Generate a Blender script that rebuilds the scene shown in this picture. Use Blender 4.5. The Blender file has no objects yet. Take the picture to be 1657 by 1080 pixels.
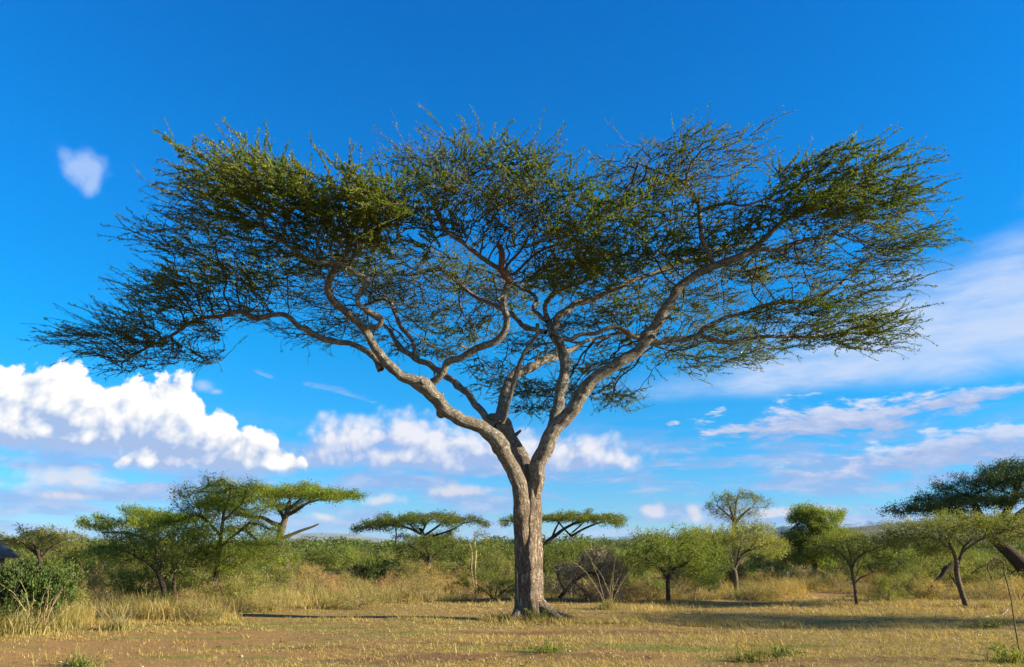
import bpy, math, random
import numpy as np
from mathutils import Vector

# ------------------------------------------------------------------ camera
F_PX, W_PX, H_PX = 1289.0, 1657.0, 1080.0
CAM = np.array([0.0, 0.0, 1.65])
TILT = math.radians(15.1)
scene = bpy.context.scene
cam_d = bpy.data.cameras.new('camera')
cam_d.sensor_fit = 'HORIZONTAL'; cam_d.sensor_width = 36.0
cam_d.lens = 36.0 * F_PX / W_PX
cam_d.clip_start = 0.1; cam_d.clip_end = 60000
cam = bpy.data.objects.new('camera', cam_d)
cam.location = CAM; cam.rotation_euler = (math.pi / 2 + TILT, 0, 0)
scene.collection.objects.link(cam); scene.camera = cam

CT, ST = math.cos(TILT), math.sin(TILT)
def ray(px, py):
    a = (px - W_PX / 2) / F_PX; b = (H_PX / 2 - py) / F_PX
    return np.array([a, CT - b * ST, ST + b * CT])
def at(px, py, Y):
    d = ray(px, py); return CAM + d * (Y / d[1])
def px_m(p):                                    # metres covered by one photo pixel at point p
    return ((p[1] - CAM[1]) * CT + (p[2] - CAM[2]) * ST) / F_PX
def ground_y(py):
    d = ray(W_PX / 2, py); return -CAM[2] / d[2] * d[1]
def sky_uv(px, py):
    d = ray(px, py); d = d / np.linalg.norm(d)
    return math.atan2(d[0], d[1]), math.asin(d[2])

# ------------------------------------------------------------------ light
SUN_EL, SUN_AZ = math.radians(17.5), math.radians(99)     # azimuth clockwise from the view direction (+Y): right, a little behind
sun_dir = np.array([math.cos(SUN_EL) * math.sin(SUN_AZ), math.cos(SUN_EL) * math.cos(SUN_AZ), math.sin(SUN_EL)])
sl = bpy.data.lights.new('sun', 'SUN'); sl.energy = 5.0; sl.angle = math.radians(0.6); sl.color = (1.0, 0.86, 0.64)
sun = bpy.data.objects.new('sun', sl)
sun.rotation_euler = Vector(-sun_dir).to_track_quat('-Z', 'Y').to_euler()
scene.collection.objects.link(sun)

scene.view_settings.view_transform = 'Standard'; scene.view_settings.look = 'None'
scene.view_settings.exposure = 1.62; scene.view_settings.gamma = 1.0

# ---- small node-expression helper
class NB:
    def __init__(s, nt): s.nt = nt; s.L = nt.links
    def new(s, t): return s.nt.nodes.new(t)
    def put(s, sock, v):
        if v is None: return
        if isinstance(v, bpy.types.NodeSocket): s.L.new(v, sock)
        else: sock.default_value = v
    def m(s, op, a, b=None, c=None, clamp=False):
        n = s.new('ShaderNodeMath'); n.operation = op; n.use_clamp = clamp
        for i, v in enumerate((a, b, c)): s.put(n.inputs[i], v)
        return n.outputs[0]
    def v(s, op, a, b=None):
        n = s.new('ShaderNodeVectorMath'); n.operation = op
        s.put(n.inputs[0], a); s.put(n.inputs[1], b)
        return n.outputs['Value'] if op in ('LENGTH', 'DOT_PRODUCT', 'DISTANCE') else n.outputs[0]
    def comb(s, x, y, z=0.0):
        n = s.new('ShaderNodeCombineXYZ')
        for i, v in enumerate((x, y, z)): s.put(n.inputs[i], v)
        return n.outputs[0]
    def sep(s, v):
        n = s.new('ShaderNodeSeparateXYZ'); s.put(n.inputs[0], v); return n.outputs
    def noise(s, vec, scale, detail=4.0, rough=0.55, dist=0.0, col=False, dim='3D'):
        n = s.new('ShaderNodeTexNoise'); n.noise_dimensions = dim; s.put(n.inputs['Vector'], vec)
        n.inputs['Scale'].default_value = scale; n.inputs['Detail'].default_value = detail
        n.inputs['Roughness'].default_value = rough; n.inputs['Distortion'].default_value = dist
        return n.outputs['Color' if col else 'Fac']
    def voro(s, vec, scale, feature='SMOOTH_F1', smooth=0.5, out='Distance', dim='3D'):
        n = s.new('ShaderNodeTexVoronoi'); n.feature = feature; s.put(n.inputs['Vector'], vec)
        n.inputs['Scale'].default_value = scale
        n.voronoi_dimensions = dim
        if feature == 'SMOOTH_F1': n.inputs['Smoothness'].default_value = smooth
        return n.outputs[out]
    def step(s, x, a, b, lo=0.0, hi=1.0):
        n = s.new('ShaderNodeMapRange'); n.interpolation_type = 'SMOOTHSTEP'
        s.put(n.inputs['Value'], x); s.put(n.inputs['From Min'], a); s.put(n.inputs['From Max'], b)
        s.put(n.inputs['To Min'], lo); s.put(n.inputs['To Max'], hi)
        return n.outputs[0]
    def mix(s, f, a, b, mode='MIX'):
        n = s.new('ShaderNodeMix'); n.data_type = 'RGBA'; n.blend_type = mode
        s.put(n.inputs[0], f)
        for i, v in ((6, a), (7, b)):
            s.put(n.inputs[i], (*v, 1.0) if isinstance(v, tuple) and len(v) == 3 else v)
        return n.outputs[2]
    def ramp(s, f, stops):
        n = s.new('ShaderNodeValToRGB'); s.put(n.inputs[0], f); r = n.color_ramp
        while len(r.elements) < len(stops): r.elements.new(0.5)
        for e, (p, c) in zip(r.elements, stops): e.position = p; e.color = (*c, 1)
        return n.outputs[0]

SKY_TINT = [(0.0, (0.42, 0.68, 1.06)), (0.05, (0.30, 0.71, 1.12)), (0.13, (0.10, 0.78, 1.20)), (0.24, (0.0, 0.88, 1.36)), (0.40, (0.0, 0.90, 1.60)), (0.70, (0.0, 0.88, 1.78)), (0.98, (0.6, 0.9, 1.2))]
def build_sky():
    w = bpy.data.worlds.new('World'); scene.world = w; w.use_nodes = True
    nt = w.node_tree; nt.nodes.clear(); N = NB(nt)
    sky = N.new('ShaderNodeTexSky'); sky.sky_type = 'NISHITA'; sky.sun_disc = False
    sky.sun_elevation = SUN_EL; sky.sun_rotation = SUN_AZ; sky.altitude = 1200
    sky.air_density = 1.0; sky.dust_density = 0.6; sky.ozone_density = 2.5
    d = N.new('ShaderNodeTexCoord').outputs['Generated']
    x, y, z = N.sep(d)
    el = N.m('ARCSINE', z); az = N.m('ARCTAN2', x, y)
    # deep polarised blue: the sky's own colour graded by elevation
    tint = N.ramp(N.m('MULTIPLY', el, 1.0, clamp=True), SKY_TINT)
    tint = N.mix(N.step(y, 0.0, -0.5), tint, (0.7, 0.95, 1.15))
    base = N.mix(1.0, sky.outputs[0], tint, 'MULTIPLY')
    K = 1 / 1289.0
    uv = lambda px, py: sky_uv(px, py)
    warp = N.noise(N.comb(az, el, 0.3), 9.0, 2, 0.5, col=True, dim='2D')
    wv = N.v('SCALE', N.v('SUBTRACT', warp, (0.5, 0.5, 0.5))); wv.node.inputs['Scale'].default_value = 0.022
    p0 = N.v('ADD', N.comb(az, el, 0.0), wv)
    def blobs(p, lst):
        E = None
        for (px, py, a, b) in lst:
            u, v = uv(px, py)
            q = N.v('MULTIPLY', N.v('SUBTRACT', p, (u, v, 0)), (1 / (a * K), 1 / (b * K), 0))
            e = N.m('SUBTRACT', 1.0, N.v('LENGTH', q))
            if E is None: E = e
            else:
                n = N.m('SMOOTH_MAX', E, e, 0.25); E = n
        return E
    def billow(p):
        b1 = N.voro(p, 27, smooth=0.35, dim='2D'); b2 = N.voro(p, 66, smooth=0.3, dim='2D'); b3 = N.voro(p, 150, smooth=0.3, dim='2D')
        f = N.noise(p, 48, 6, 0.62, dim='2D')
        s = N.m('MULTIPLY_ADD', b1, -0.62, 0.17); s = N.m('MULTIPLY_ADD', b2, -0.38, s); s = N.m('MULTIPLY_ADD', b3, -0.13, s)
        return N.m('MULTIPLY_ADD', f, 0.62, s)
    p1 = N.v('ADD', p0, (0.011, 0.012, 0.0))
    bil0, bil1 = billow(p0), billow(p1)
    base_n = N.m('MULTIPLY', N.m('SUBTRACT', N.noise(p0, 30, 4, dim='2D'), 0.5), 0.010)
    str_n = N.noise(N.v('MULTIPLY', p0, (1.0, 3.2, 1.0)), 22, 6, 0.62, dim='2D')
    def cumulus(lst, sc, base_line, lit, shade, soft, top_gain):
        D = N.m('MULTIPLY_ADD', blobs(p0, lst), 1.35, bil0); D1 = N.m('MULTIPLY_ADD', blobs(p1, lst), 1.35, bil1)
        bl = N.m('ADD', el, base_n)                             # flat shaded base
        cut = N.step(bl, base_line - 0.006, base_line + 0.012)
        a = N.m('MULTIPLY', N.step(D, 0.0, soft), cut)
        dif = N.m('SUBTRACT', D, D1)                            # thinner towards the sun: a lit flank
        hi = N.step(bl, base_line + 0.004, base_line + 0.070)
        s = N.m('MULTIPLY_ADD', dif, top_gain, -0.27); s = N.m('MULTIPLY_ADD', hi, 0.72, s)
        s = N.m('MULTIPLY_ADD', N.m('ADD', bil0, 0.35), 0.95, s)
        s = N.m('ADD', s, 0.0, clamp=True)
        return a, N.mix(s, shade, lit)
    col = base
    def over(col, a, c): return N.mix(a, col, c)
    # veil of high cloud over the right
    ua, va = uv(1657, 400); ub, vb = uv(1060, 640)
    nz = N.noise(N.v('MULTIPLY', p0, (1.0, 4.0, 1.0)), 7, 5, 0.6, dim='2D')
    u2, v2 = uv(1657, 590)
    slope_hi = N.m('SUBTRACT', N.m('MULTIPLY_ADD', N.m('SUBTRACT', az, ub), (va - vb) / (ua - ub), vb + 0.012), el)   # >0 below the upper edge
    slope_lo = N.m('SUBTRACT', el, N.m('MULTIPLY_ADD', N.m('SUBTRACT', az, ub), (v2 - vb) / (u2 - ub), vb - 0.006))   # >0 above the lower edge
    veil = N.m('MULTIPLY', N.step(N.m('MULTIPLY_ADD', nz, 0.07, slope_hi), -0.0, 0.085), N.step(N.m('MULTIPLY_ADD', nz, 0.02, slope_lo), 0.0, 0.028))
    veil = N.m('MULTIPLY', veil, N.step(az, 0.05, 0.30)); veil = N.m('MULTIPLY', veil, N.step(nz, 0.2, 0.72, 0.5, 1.0))
    veil = N.m('MULTIPLY', veil, N.step(el, 0.5, 0.3)); veil = N.m('MULTIPLY', veil, N.step(az, 1.6, 1.0))
    col = over(col, veil, (3.5, 4.3, 5.8))
    # low flat bands near the horizon, all the way round
    st = N.noise(N.v('MULTIPLY', p0, (1.0, 7.0, 1.0)), 6.5, 6, 0.6, dim='2D')
    lowband = N.m('MULTIPLY', N.step(el, -0.02, 0.03), N.step(el, 0.17, 0.09))
    a = N.m('MULTIPLY', N.step(st, 0.40, 0.60), N.m('MULTIPLY', lowband, 0.80))
    col = over(col, a, N.mix(N.step(str_n, 0.42, 0.68), (1.75, 2.75, 4.9), (2.9, 3.4, 5.0)))
    # long drifting streaks
    for (xa, ya, xb, yb, wd, al) in ((1090, 708, 1640, 638, 38, .95), (1300, 757, 1800, 690, 36, .85), (1180, 775, 1380, 765, 9, .6), (1440, 662, 1700, 628, 15, .7),
                                     (640, 660, 470, 610, 7, .22), (440, 610, 400, 600, 6, .2), (-40, 800, 330, 780, 20, .6), (620, 700, 500, 690, 16, .35)):
        (u0, v0), (u1, v1) = uv(xa, ya), uv(xb, yb)
        L = math.hypot(u1 - u0, v1 - v0); c, s = (u1 - u0) / L, (v1 - v0) / L
        q = N.v('SUBTRACT', p0, ((u0 + u1) / 2, (v0 + v1) / 2, 0))
        al_ = N.v('DOT_PRODUCT', q, (c / (L / 2), s / (L / 2), 0)); ac = N.v('DOT_PRODUCT', q, (-s / (wd * K), c / (wd * K), 0))
        e = N.m('SUBTRACT', 1.0, N.v('LENGTH', N.comb(al_, ac)))
        nn = str_n
        D = N.m('MULTIPLY_ADD', nn, 2.4, N.m('ADD', e, -1.35))
        a = N.m('MULTIPLY', N.step(D, 0.0, 0.55), al)
        sh = N.step(N.m('MULTIPLY_ADD', ac, 0.4, nn), 0.3, 0.9)
        col = over(col, a, N.mix(sh, (2.2, 2.9, 4.7), (4.3, 4.6, 5.6)))
    # small puffs
    puff = [(740, 796, 60, 16), (620, 812, 40, 13), (1052, 829, 26, 13), (1124, 826, 18, 20), (1290, 830, 90, 12), (100, 772, 70, 18), (120, 800, 40, 9), (520, 835, 30, 8)]
    a, c = cumulus(puff, 1.6, 0.02, (5.0, 4.7, 4.9), (2.5, 3.2, 4.9), 1.0, 0.8)
    col = over(col, N.m('MULTIPLY', a, 0.75), c)
    a, c = cumulus([(130, 270, 44, 32), (146, 292, 20, 24), (332, 624, 26, 14), (350, 633, 16, 7)], 1.0, 0.1, (2.7, 3.8, 5.9), (2.0, 3.2, 5.6), 1.1, 0.6)
    col = over(col, N.m('MULTIPLY', a, 0.8), c)
    # cumulus banks: the soft one behind the trunk, the bright tower to the left
    mid = [(560, 715, 90, 46), (640, 708, 84, 50), (700, 720, 92, 50), (775, 732, 84, 42), (520, 738, 60, 32), (850, 735, 84, 40), (930, 733, 84, 38), (990, 746, 56, 20), (470, 750, 60, 22), (700, 745, 300, 36), (900, 745, 160, 30)]
    _, vb_ = uv(680, 768)
    a, c = cumulus(mid, 1.25, vb_, (5.5, 5.4, 5.7), (2.2, 3.0, 4.9), 1.0, 0.8)
    col = over(col, N.m('MULTIPLY', a, 0.93), c)
    r1 = [(330, 722, 66, 50), (388, 738, 70, 42), (300, 742, 66, 36), (440, 752, 50, 24), (345, 700, 40, 34), (250, 748, 50, 22)]
    _, vb_ = uv(350, 768)
    a, c = cumulus(r1, 1.1, vb_, (6.5, 6.3, 6.0), (2.3, 3.1, 4.8), 0.24, 0.9)
    col = over(col, a, c)
    left = [(62, 655, 76, 64), (-20, 680, 90, 60), (125, 678, 72, 50), (195, 678, 66, 56), (284, 655, 40, 54), (245, 684, 62, 46), (10, 640, 60, 44), (-120, 690, 90, 50), (80, 700, 170, 34)]
    _, vb_ = uv(120, 735)
    a, c = cumulus(left, 1.0, vb_, (6.6, 6.4, 6.1), (2.3, 3.15, 4.9), 0.22, 0.9)
    col = over(col, a, c)
    w.cycles.sampling_method = 'MANUAL'; w.cycles.sample_map_resolution = 512
    bg = N.new('ShaderNodeBackground'); N.put(bg.inputs[0], col); bg.inputs[1].default_value = 0.054
    out = N.new('ShaderNodeOutputWorld'); N.L.new(bg.outputs[0], out.inputs[0])
build_sky()

# ------------------------------------------------------------------ helpers
rng = np.random.default_rng(7)
def unit(v): return v / np.maximum(np.linalg.norm(v, axis=-1, keepdims=True), 1e-9)
def _hash(i, seed):
    h = (i[..., 0] * 374761393 + i[..., 1] * 668265263 + i[..., 2] * 2147483647 + seed * 974711) & 0xffffffff
    h = ((h ^ (h >> 13)) * 1274126177) & 0xffffffff
    return ((h ^ (h >> 16)) & 0xffff) / 65535.0
def vnoise(p, seed=0):
    i = np.floor(p).astype(np.int64); f = p - i; f = f * f * (3 - 2 * f); r = 0
    for dx in (0, 1):
        for dy in (0, 1):
            for dz in (0, 1):
                w = (f[..., 0] if dx else 1 - f[..., 0]) * (f[..., 1] if dy else 1 - f[..., 1]) * (f[..., 2] if dz else 1 - f[..., 2])
                r = r + w * _hash(i + np.array([dx, dy, dz]), seed)
    return r
def fbm(p, oct=4, seed=0):
    r = 0; a = 0.5
    for k in range(oct): r = r + a * vnoise(p * 2 ** k, seed + k * 17); a *= 0.5
    return r / (1 - 0.5 ** oct)
def fbm2(x, y, s, oct=4, seed=0): return fbm(np.stack([x * s, y * s, np.full_like(x, seed * 3.7)], -1), oct, seed)

def mk_mesh(name, V, faces, mat, uv=None, smooth=True):
    """faces: list of (n,k) int arrays"""
    me = bpy.data.meshes.new(name); V = np.asarray(V, np.float32)
    me.vertices.add(len(V)); me.vertices.foreach_set('co', V.ravel())
    loops = np.concatenate([f.ravel() for f in faces]).astype(np.int32)
    sizes = np.concatenate([np.full(len(f), f.shape[1]) for f in faces]).astype(np.int32)
    me.loops.add(len(loops)); me.loops.foreach_set('vertex_index', loops)
    me.polygons.add(len(sizes))
    me.polygons.foreach_set('loop_start', np.concatenate([[0], np.cumsum(sizes)[:-1]]).astype(np.int32))
    me.polygons.foreach_set('use_smooth', np.full(len(sizes), smooth))
    if uv is not None:
        l = me.uv_layers.new(name='UVMap'); l.data.foreach_set('uv', np.asarray(uv, np.float32)[loops].ravel())
    me.update(calc_edges=True); me.validate()
    me.materials.append(mat)
    return me
class MB:
    def __init__(s): s.V = []; s.F = {3: [], 4: []}; s.UV = []; s.n = 0
    def add(s, V, F, UV=None):
        V = np.asarray(V, float); s.V.append(V); s.UV.append(np.zeros((len(V), 2)) if UV is None else UV)
        for f in (F if isinstance(F, list) else [F]):
            if len(f): s.F[f.shape[1]].append(f + s.n)
        s.n += len(V)
    def mesh(s, name, mat, smooth=True):
        F = [np.concatenate(f) for f in s.F.values() if f]
        return mk_mesh(name, np.concatenate(s.V), F, mat, np.concatenate(s.UV), smooth)

def spline(P, step):
    """Catmull-Rom through the rows of P (any columns), resampled every `step` metres of the first three columns"""
    P = np.asarray(P, float); Q = np.vstack([2 * P[0] - P[1], P, 2 * P[-1] - P[-2]]); out = []
    for i in range(1, len(Q) - 2):
        n = max(2, int(math.ceil(np.linalg.norm(Q[i + 1, :3] - Q[i, :3]) / step)))
        t = np.linspace(0, 1, n, endpoint=False)[:, None]
        a, b, c, d = Q[i - 1], Q[i], Q[i + 1], Q[i + 2]
        out.append(0.5 * (2 * b + (c - a) * t + (2 * a - 5 * b + 4 * c - d) * t ** 2 + (3 * b - a - 3 * c + d) * t ** 3))
    return np.vstack(out + [P[-1:]])
def tube(P, R, n, rough=0.0, seed=0, cap=True):
    P = np.asarray(P, float); R = np.asarray(R, float); T = unit(np.gradient(P, axis=0))
    ref = np.array([1.0, 0, 0]) if abs(T[0, 0]) < 0.8 else np.array([0, 1.0, 0])
    U = np.zeros_like(P); u = ref - T[0] * ref.dot(T[0]); u /= np.linalg.norm(u)
    for i in range(len(P)):
        u = u - T[i] * u.dot(T[i]); u /= max(np.linalg.norm(u), 1e-9); U[i] = u
    B = np.cross(T, U)
    th = np.arange(n) * 2 * math.pi / n; c, s = np.cos(th), np.sin(th)
    rr = R[:, None] * np.ones(n)
    ln = np.concatenate([[0], np.cumsum(np.linalg.norm(np.diff(P, axis=0), axis=1))])
    if rough > 0:
        q = np.stack([np.broadcast_to(c, rr.shape) * 2.2, np.broadcast_to(s, rr.shape) * 2.2, np.broadcast_to(ln[:, None] * 1.7, rr.shape)], -1)
        rr = rr * (1 + rough * 2.0 * (fbm(q, 4, seed) - 0.5))
        q2 = np.stack([np.broadcast_to(c, rr.shape) * 6, np.broadcast_to(s, rr.shape) * 6, np.broadcast_to(ln[:, None] * 2.2, rr.shape)], -1)
        rr = rr - np.minimum(R[:, None], 0.3) * rough * 0.9 * np.abs(1 - 2 * fbm(q2, 3, seed + 5)) ** 0.7 + 0.25 * rough * R[:, None]
    V = (P[:, None] + rr[..., None] * (U[:, None] * c[None, :, None] + B[:, None] * s[None, :, None])).reshape(-1, 3)
    i = np.arange(len(P) - 1)[:, None] * n; j = np.arange(n); k = (j + 1) % n
    F = np.stack([i + j, i + k, i + n + k, i + n + j], -1).reshape(-1, 4)
    UV = np.stack([np.broadcast_to((0.5 - np.abs(np.arange(n) / n - 0.5)) * 2 * math.pi, rr.shape) * max(float(R.mean()), .004), np.broadcast_to(ln[:, None], rr.shape)], -1).reshape(-1, 2)
    fs = [F]
    if cap:
        V = np.vstack([V, P[-1] + T[-1] * R[-1] * 0.3]); UV = np.vstack([UV, [0, ln[-1]]]); L = (len(P) - 1) * n
        fs.append(np.stack([L + j, L + k, np.full(n, len(V) - 1)], -1))
    return V, fs, UV

C = scene.collection.objects
def tag(o, label=None, cat=None, group=None, kind=None):
    for k, v in (('label', label), ('category', cat), ('group', group), ('kind', kind)):
        if v: o[k] = v
    return o
def obj(name, me, parent=None):
    o = bpy.data.objects.new(name, me); C.link(o)
    if parent is not None: o.parent = parent
    return o
def thing(name, label, cat, loc=(0, 0, 0), group=None):
    o = bpy.data.objects.new(name, None); C.link(o); o.location = loc; o.empty_display_size = 0.3
    return tag(o, label, cat, group)
def copy_tree(root, loc, rz, sc, label, group=None):
    r = root.copy(); C.link(r); r.location = loc; r.rotation_euler = (0, 0, rz); r.scale = sc if isinstance(sc, tuple) else (sc,) * 3
    r['label'] = label
    if group: r['group'] = group
    for ch in root.children:
        c = ch.copy(); C.link(c); c.parent = r
    return r

# ------------------------------------------------------------------ materials
def material(name, fn, disp=False):
    m = bpy.data.materials.new(name); m.use_nodes = True; nt = m.node_tree; nt.nodes.clear()
    N = NB(nt); out = N.new('ShaderNodeOutputMaterial'); N.L.new(fn(N), out.inputs[0]); return m
def leaf_mat(name, a, b, c, trans=0.35, scale=0.6, own=None):
    """a, b: two leaf greens that drift through the crown; c: the odd dry or pale leaf"""
    def f(N):
        g = N.new('ShaderNodeNewGeometry'); r = g.outputs['Random Per Island']
        n = N.noise(g.outputs['Position'], scale, 3, 0.6)
        col = N.mix(N.step(n, 0.35, 0.65), a, b)
        col = N.mix(N.step(r, 0.80, 0.98), col, c)
        ob = N.new('ShaderNodeObjectInfo').outputs['Random'] if own else 0.5
        v = N.m('MULTIPLY', N.m('MULTIPLY_ADD', N.m('FRACT', N.m('MULTIPLY', r, 37.7)), 0.7, 0.65), N.m('MULTIPLY_ADD', ob, 0.6, 0.7) if own else 1.0)
        if own: col = N.mix(N.m('MULTIPLY', N.m('FRACT', N.m('MULTIPLY', ob, 7.31)), 0.5), col, own)
        col = N.mix(1.0, col, N.comb(v, v, v), 'MULTIPLY')
        d = N.new('ShaderNodeBsdfPrincipled'); N.put(d.inputs['Base Color'], col); d.inputs['Roughness'].default_value = 0.55
        d.inputs['Specular IOR Level'].default_value = 0.25
        t = N.new('ShaderNodeBsdfTranslucent'); N.put(t.inputs[0], N.mix(1.0, col, (1.15, 1.1, 0.5), 'MULTIPLY'))
        mx = N.new('ShaderNodeMixShader'); mx.inputs[0].default_value = trans
        N.L.new(d.outputs[0], mx.inputs[1]); N.L.new(t.outputs[0], mx.inputs[2]); return mx.outputs[0]
    return material(name, f)
def bark_mat(name, dark, mid, light, bump=0.6, fiss=1.0, sc=1.0, upper=None):
    def f(N):
        uvn = N.new('ShaderNodeUVMap').outputs[0]; g = N.new('ShaderNodeNewGeometry'); pos = g.outputs['Position']
        w = N.noise(pos, 2.2 * sc, 4, 0.65, col=True)
        wv = N.v('SCALE', N.v('SUBTRACT', w, (0.5, 0.5, 0.5))); wv.node.inputs['Scale'].default_value = 0.22
        q = N.v('ADD', uvn, wv)
        f1 = N.noise(N.v('MULTIPLY', q, (1.0, 0.13, 1.0)), 22 * sc, 5, 0.62); f2 = N.noise(N.v('MULTIPLY', q, (1.0, 0.20, 1.0)), 55 * sc, 4, 0.6)
        rid = N.m('ABSOLUTE', N.m('MULTIPLY_ADD', f1, 2.0, -1.0)); rid2 = N.m('ABSOLUTE', N.m('MULTIPLY_ADD', f2, 2.0, -1.0))
        cr = N.m('MULTIPLY', N.step(rid, 0.0, 0.20), N.step(rid2, -0.05, 0.16))
        fine = N.noise(N.v('MULTIPLY', uvn, (1.0, 0.35, 1.0)), 60 * sc, 6, 0.7)
        big = N.noise(pos, 2.2 * sc, 4, 0.6); lich = N.noise(pos, 9 * sc, 5, 0.65)
        col = N.mix(N.step(fine, 0.3, 0.7), mid, light)
        col = N.mix(N.step(big, 0.42, 0.68), col, mid)
        col = N.mix(N.m('MULTIPLY', N.step(lich, 0.56, 0.66), 0.7), col, light)
        col = N.mix(N.m('MULTIPLY', N.step(cr, 1.0, 0.0), 0.8 * fiss), col, dark)
        if upper:                              # young grey bark above, old brown bark below, ragged change-over
            zz = N.m('MULTIPLY_ADD', N.m('SUBTRACT', lich, 0.5), 3.0, N.sep(pos)[2]); fz = N.step(zz, 2.2, 4.6)
            u = N.mix(N.step(N.m('ADD', fine, N.m('MULTIPLY', N.m('SUBTRACT', lich, .5), 0.8)), 0.35, 0.72), upper[0], upper[1])
            u = N.mix(N.m('MULTIPLY', N.step(cr, 1.0, 0.0), 0.5), u, dark); u = N.mix(N.step(big, 0.5, 0.72, 0, .55), u, upper[0])
            col = N.mix(fz, col, u)
        h = N.m('ADD', N.m('MULTIPLY', cr, 0.7 * fiss), N.m('MULTIPLY', fine, 0.5))
        b = N.new('ShaderNodeBump'); b.inputs['Strength'].default_value = bump; b.inputs['Distance'].default_value = 0.045; N.put(b.inputs['Height'], h)
        d = N.new('ShaderNodeBsdfPrincipled'); N.put(d.inputs['Base Color'], col); d.inputs['Roughness'].default_value = 0.95
        d.inputs['Specular IOR Level'].default_value = 0.15
        N.L.new(b.outputs[0], d.inputs['Normal']); return d.outputs[0]
    return material(name, f)
def plain_mat(name, a, b, scale=4.0, rough=0.85, metal=0.0):
    def f(N):
        pos = N.new('ShaderNodeNewGeometry').outputs['Position']
        n = N.noise(pos, scale, 5, 0.65)
        d = N.new('ShaderNodeBsdfPrincipled'); N.put(d.inputs['Base Color'], N.mix(N.step(n, 0.35, 0.65), a, b)); d.inputs['Roughness'].default_value = rough
        d.inputs['Metallic'].default_value = metal
        bp = N.new('ShaderNodeBump'); bp.inputs['Strength'].default_value = 0.4; bp.inputs['Distance'].default_value = 0.01; N.put(bp.inputs['Height'], n)
        N.L.new(bp.outputs[0], d.inputs['Normal']); return d.outputs[0]
    return material(name, f)
def straw_mat(name, a, b, c, scale=0.5):
    return leaf_mat(name, a, b, c, 0.3, scale, (0.30, 0.23, 0.10) if 'leaf' in name else None)

M = {
 'bark': bark_mat('acacia_bark', (0.050, 0.034, 0.024), (0.29, 0.22, 0.155), (0.60, 0.50, 0.38), 1.0, 1.0, 0.8, ((0.18, 0.157, 0.125), (0.56, 0.52, 0.44))),
 'stub': plain_mat('broken_wood', (0.09, 0.035, 0.015), (0.16, 0.07, 0.03), 14),
 'twig': plain_mat('twig_bark', (0.032, 0.026, 0.021), (0.075, 0.058, 0.044), 3),  # bark tone lowered to stand in for shade under the crown
 'wood': bark_mat('scrub_bark', (0.03, 0.022, 0.016), (0.10, 0.075, 0.052), (0.24, 0.19, 0.14), 0.5, 0.6, 1.5),
 'darkwood': bark_mat('dark_bark', (0.015, 0.012, 0.01), (0.05, 0.038, 0.028), (0.12, 0.09, 0.07), 0.5, 0.6, 1.5),
 'palewood': plain_mat('pale_bark', (0.25, 0.19, 0.09), (0.38, 0.30, 0.16), 6),
 'deadwood': plain_mat('dead_wood', (0.09, 0.065, 0.045), (0.22, 0.165, 0.12), 5),
 'leaf': leaf_mat('acacia_leaf', (0.090, 0.160, 0.014), (0.150, 0.195, 0.018), (0.20, 0.18, 0.04), 0.45, 0.5),
 'bright': leaf_mat('bright_leaf', (0.14, 0.21, 0.016), (0.18, 0.235, 0.020), (0.24, 0.22, 0.05), 0.42, 0.5),
 'green': leaf_mat('green_leaf', (0.095, 0.160, 0.018), (0.145, 0.195, 0.026), (0.22, 0.19, 0.06), 0.42, 0.6, (0.17, 0.17, 0.05)),
 'olive': leaf_mat('olive_leaf', (0.175, 0.195, 0.040), (0.225, 0.225, 0.058), (0.28, 0.23, 0.09), 0.38, 0.7, (0.12, 0.17, 0.03)),
 'dark': leaf_mat('dark_leaf', (0.030, 0.062, 0.010), (0.055, 0.098, 0.014), (0.12, 0.13, 0.04), 0.33, 0.7, (0.07, 0.10, 0.025)),
 'deep': leaf_mat('shaded_leaf', (0.022, 0.055, 0.010), (0.040, 0.080, 0.012), (0.08, 0.10, 0.03), 0.25, 0.7),  # leaf colour darkened to paint in the leaning acacia's shaded side
 'dry': straw_mat('dry_leaf', (0.46, 0.31, 0.10), (0.36, 0.28, 0.085), (0.55, 0.42, 0.19)),
 'rust': straw_mat('rust_leaf', (0.38, 0.22, 0.08), (0.29, 0.19, 0.075), (0.45, 0.31, 0.14)),
 'straw': straw_mat('straw', (0.42, 0.305, 0.098), (0.31, 0.255, 0.080), (0.50, 0.41, 0.20), 0.35),
 'sage': straw_mat('sage_straw', (0.31, 0.265, 0.088), (0.24, 0.225, 0.068), (0.44, 0.37, 0.17), 0.8),
}

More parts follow.
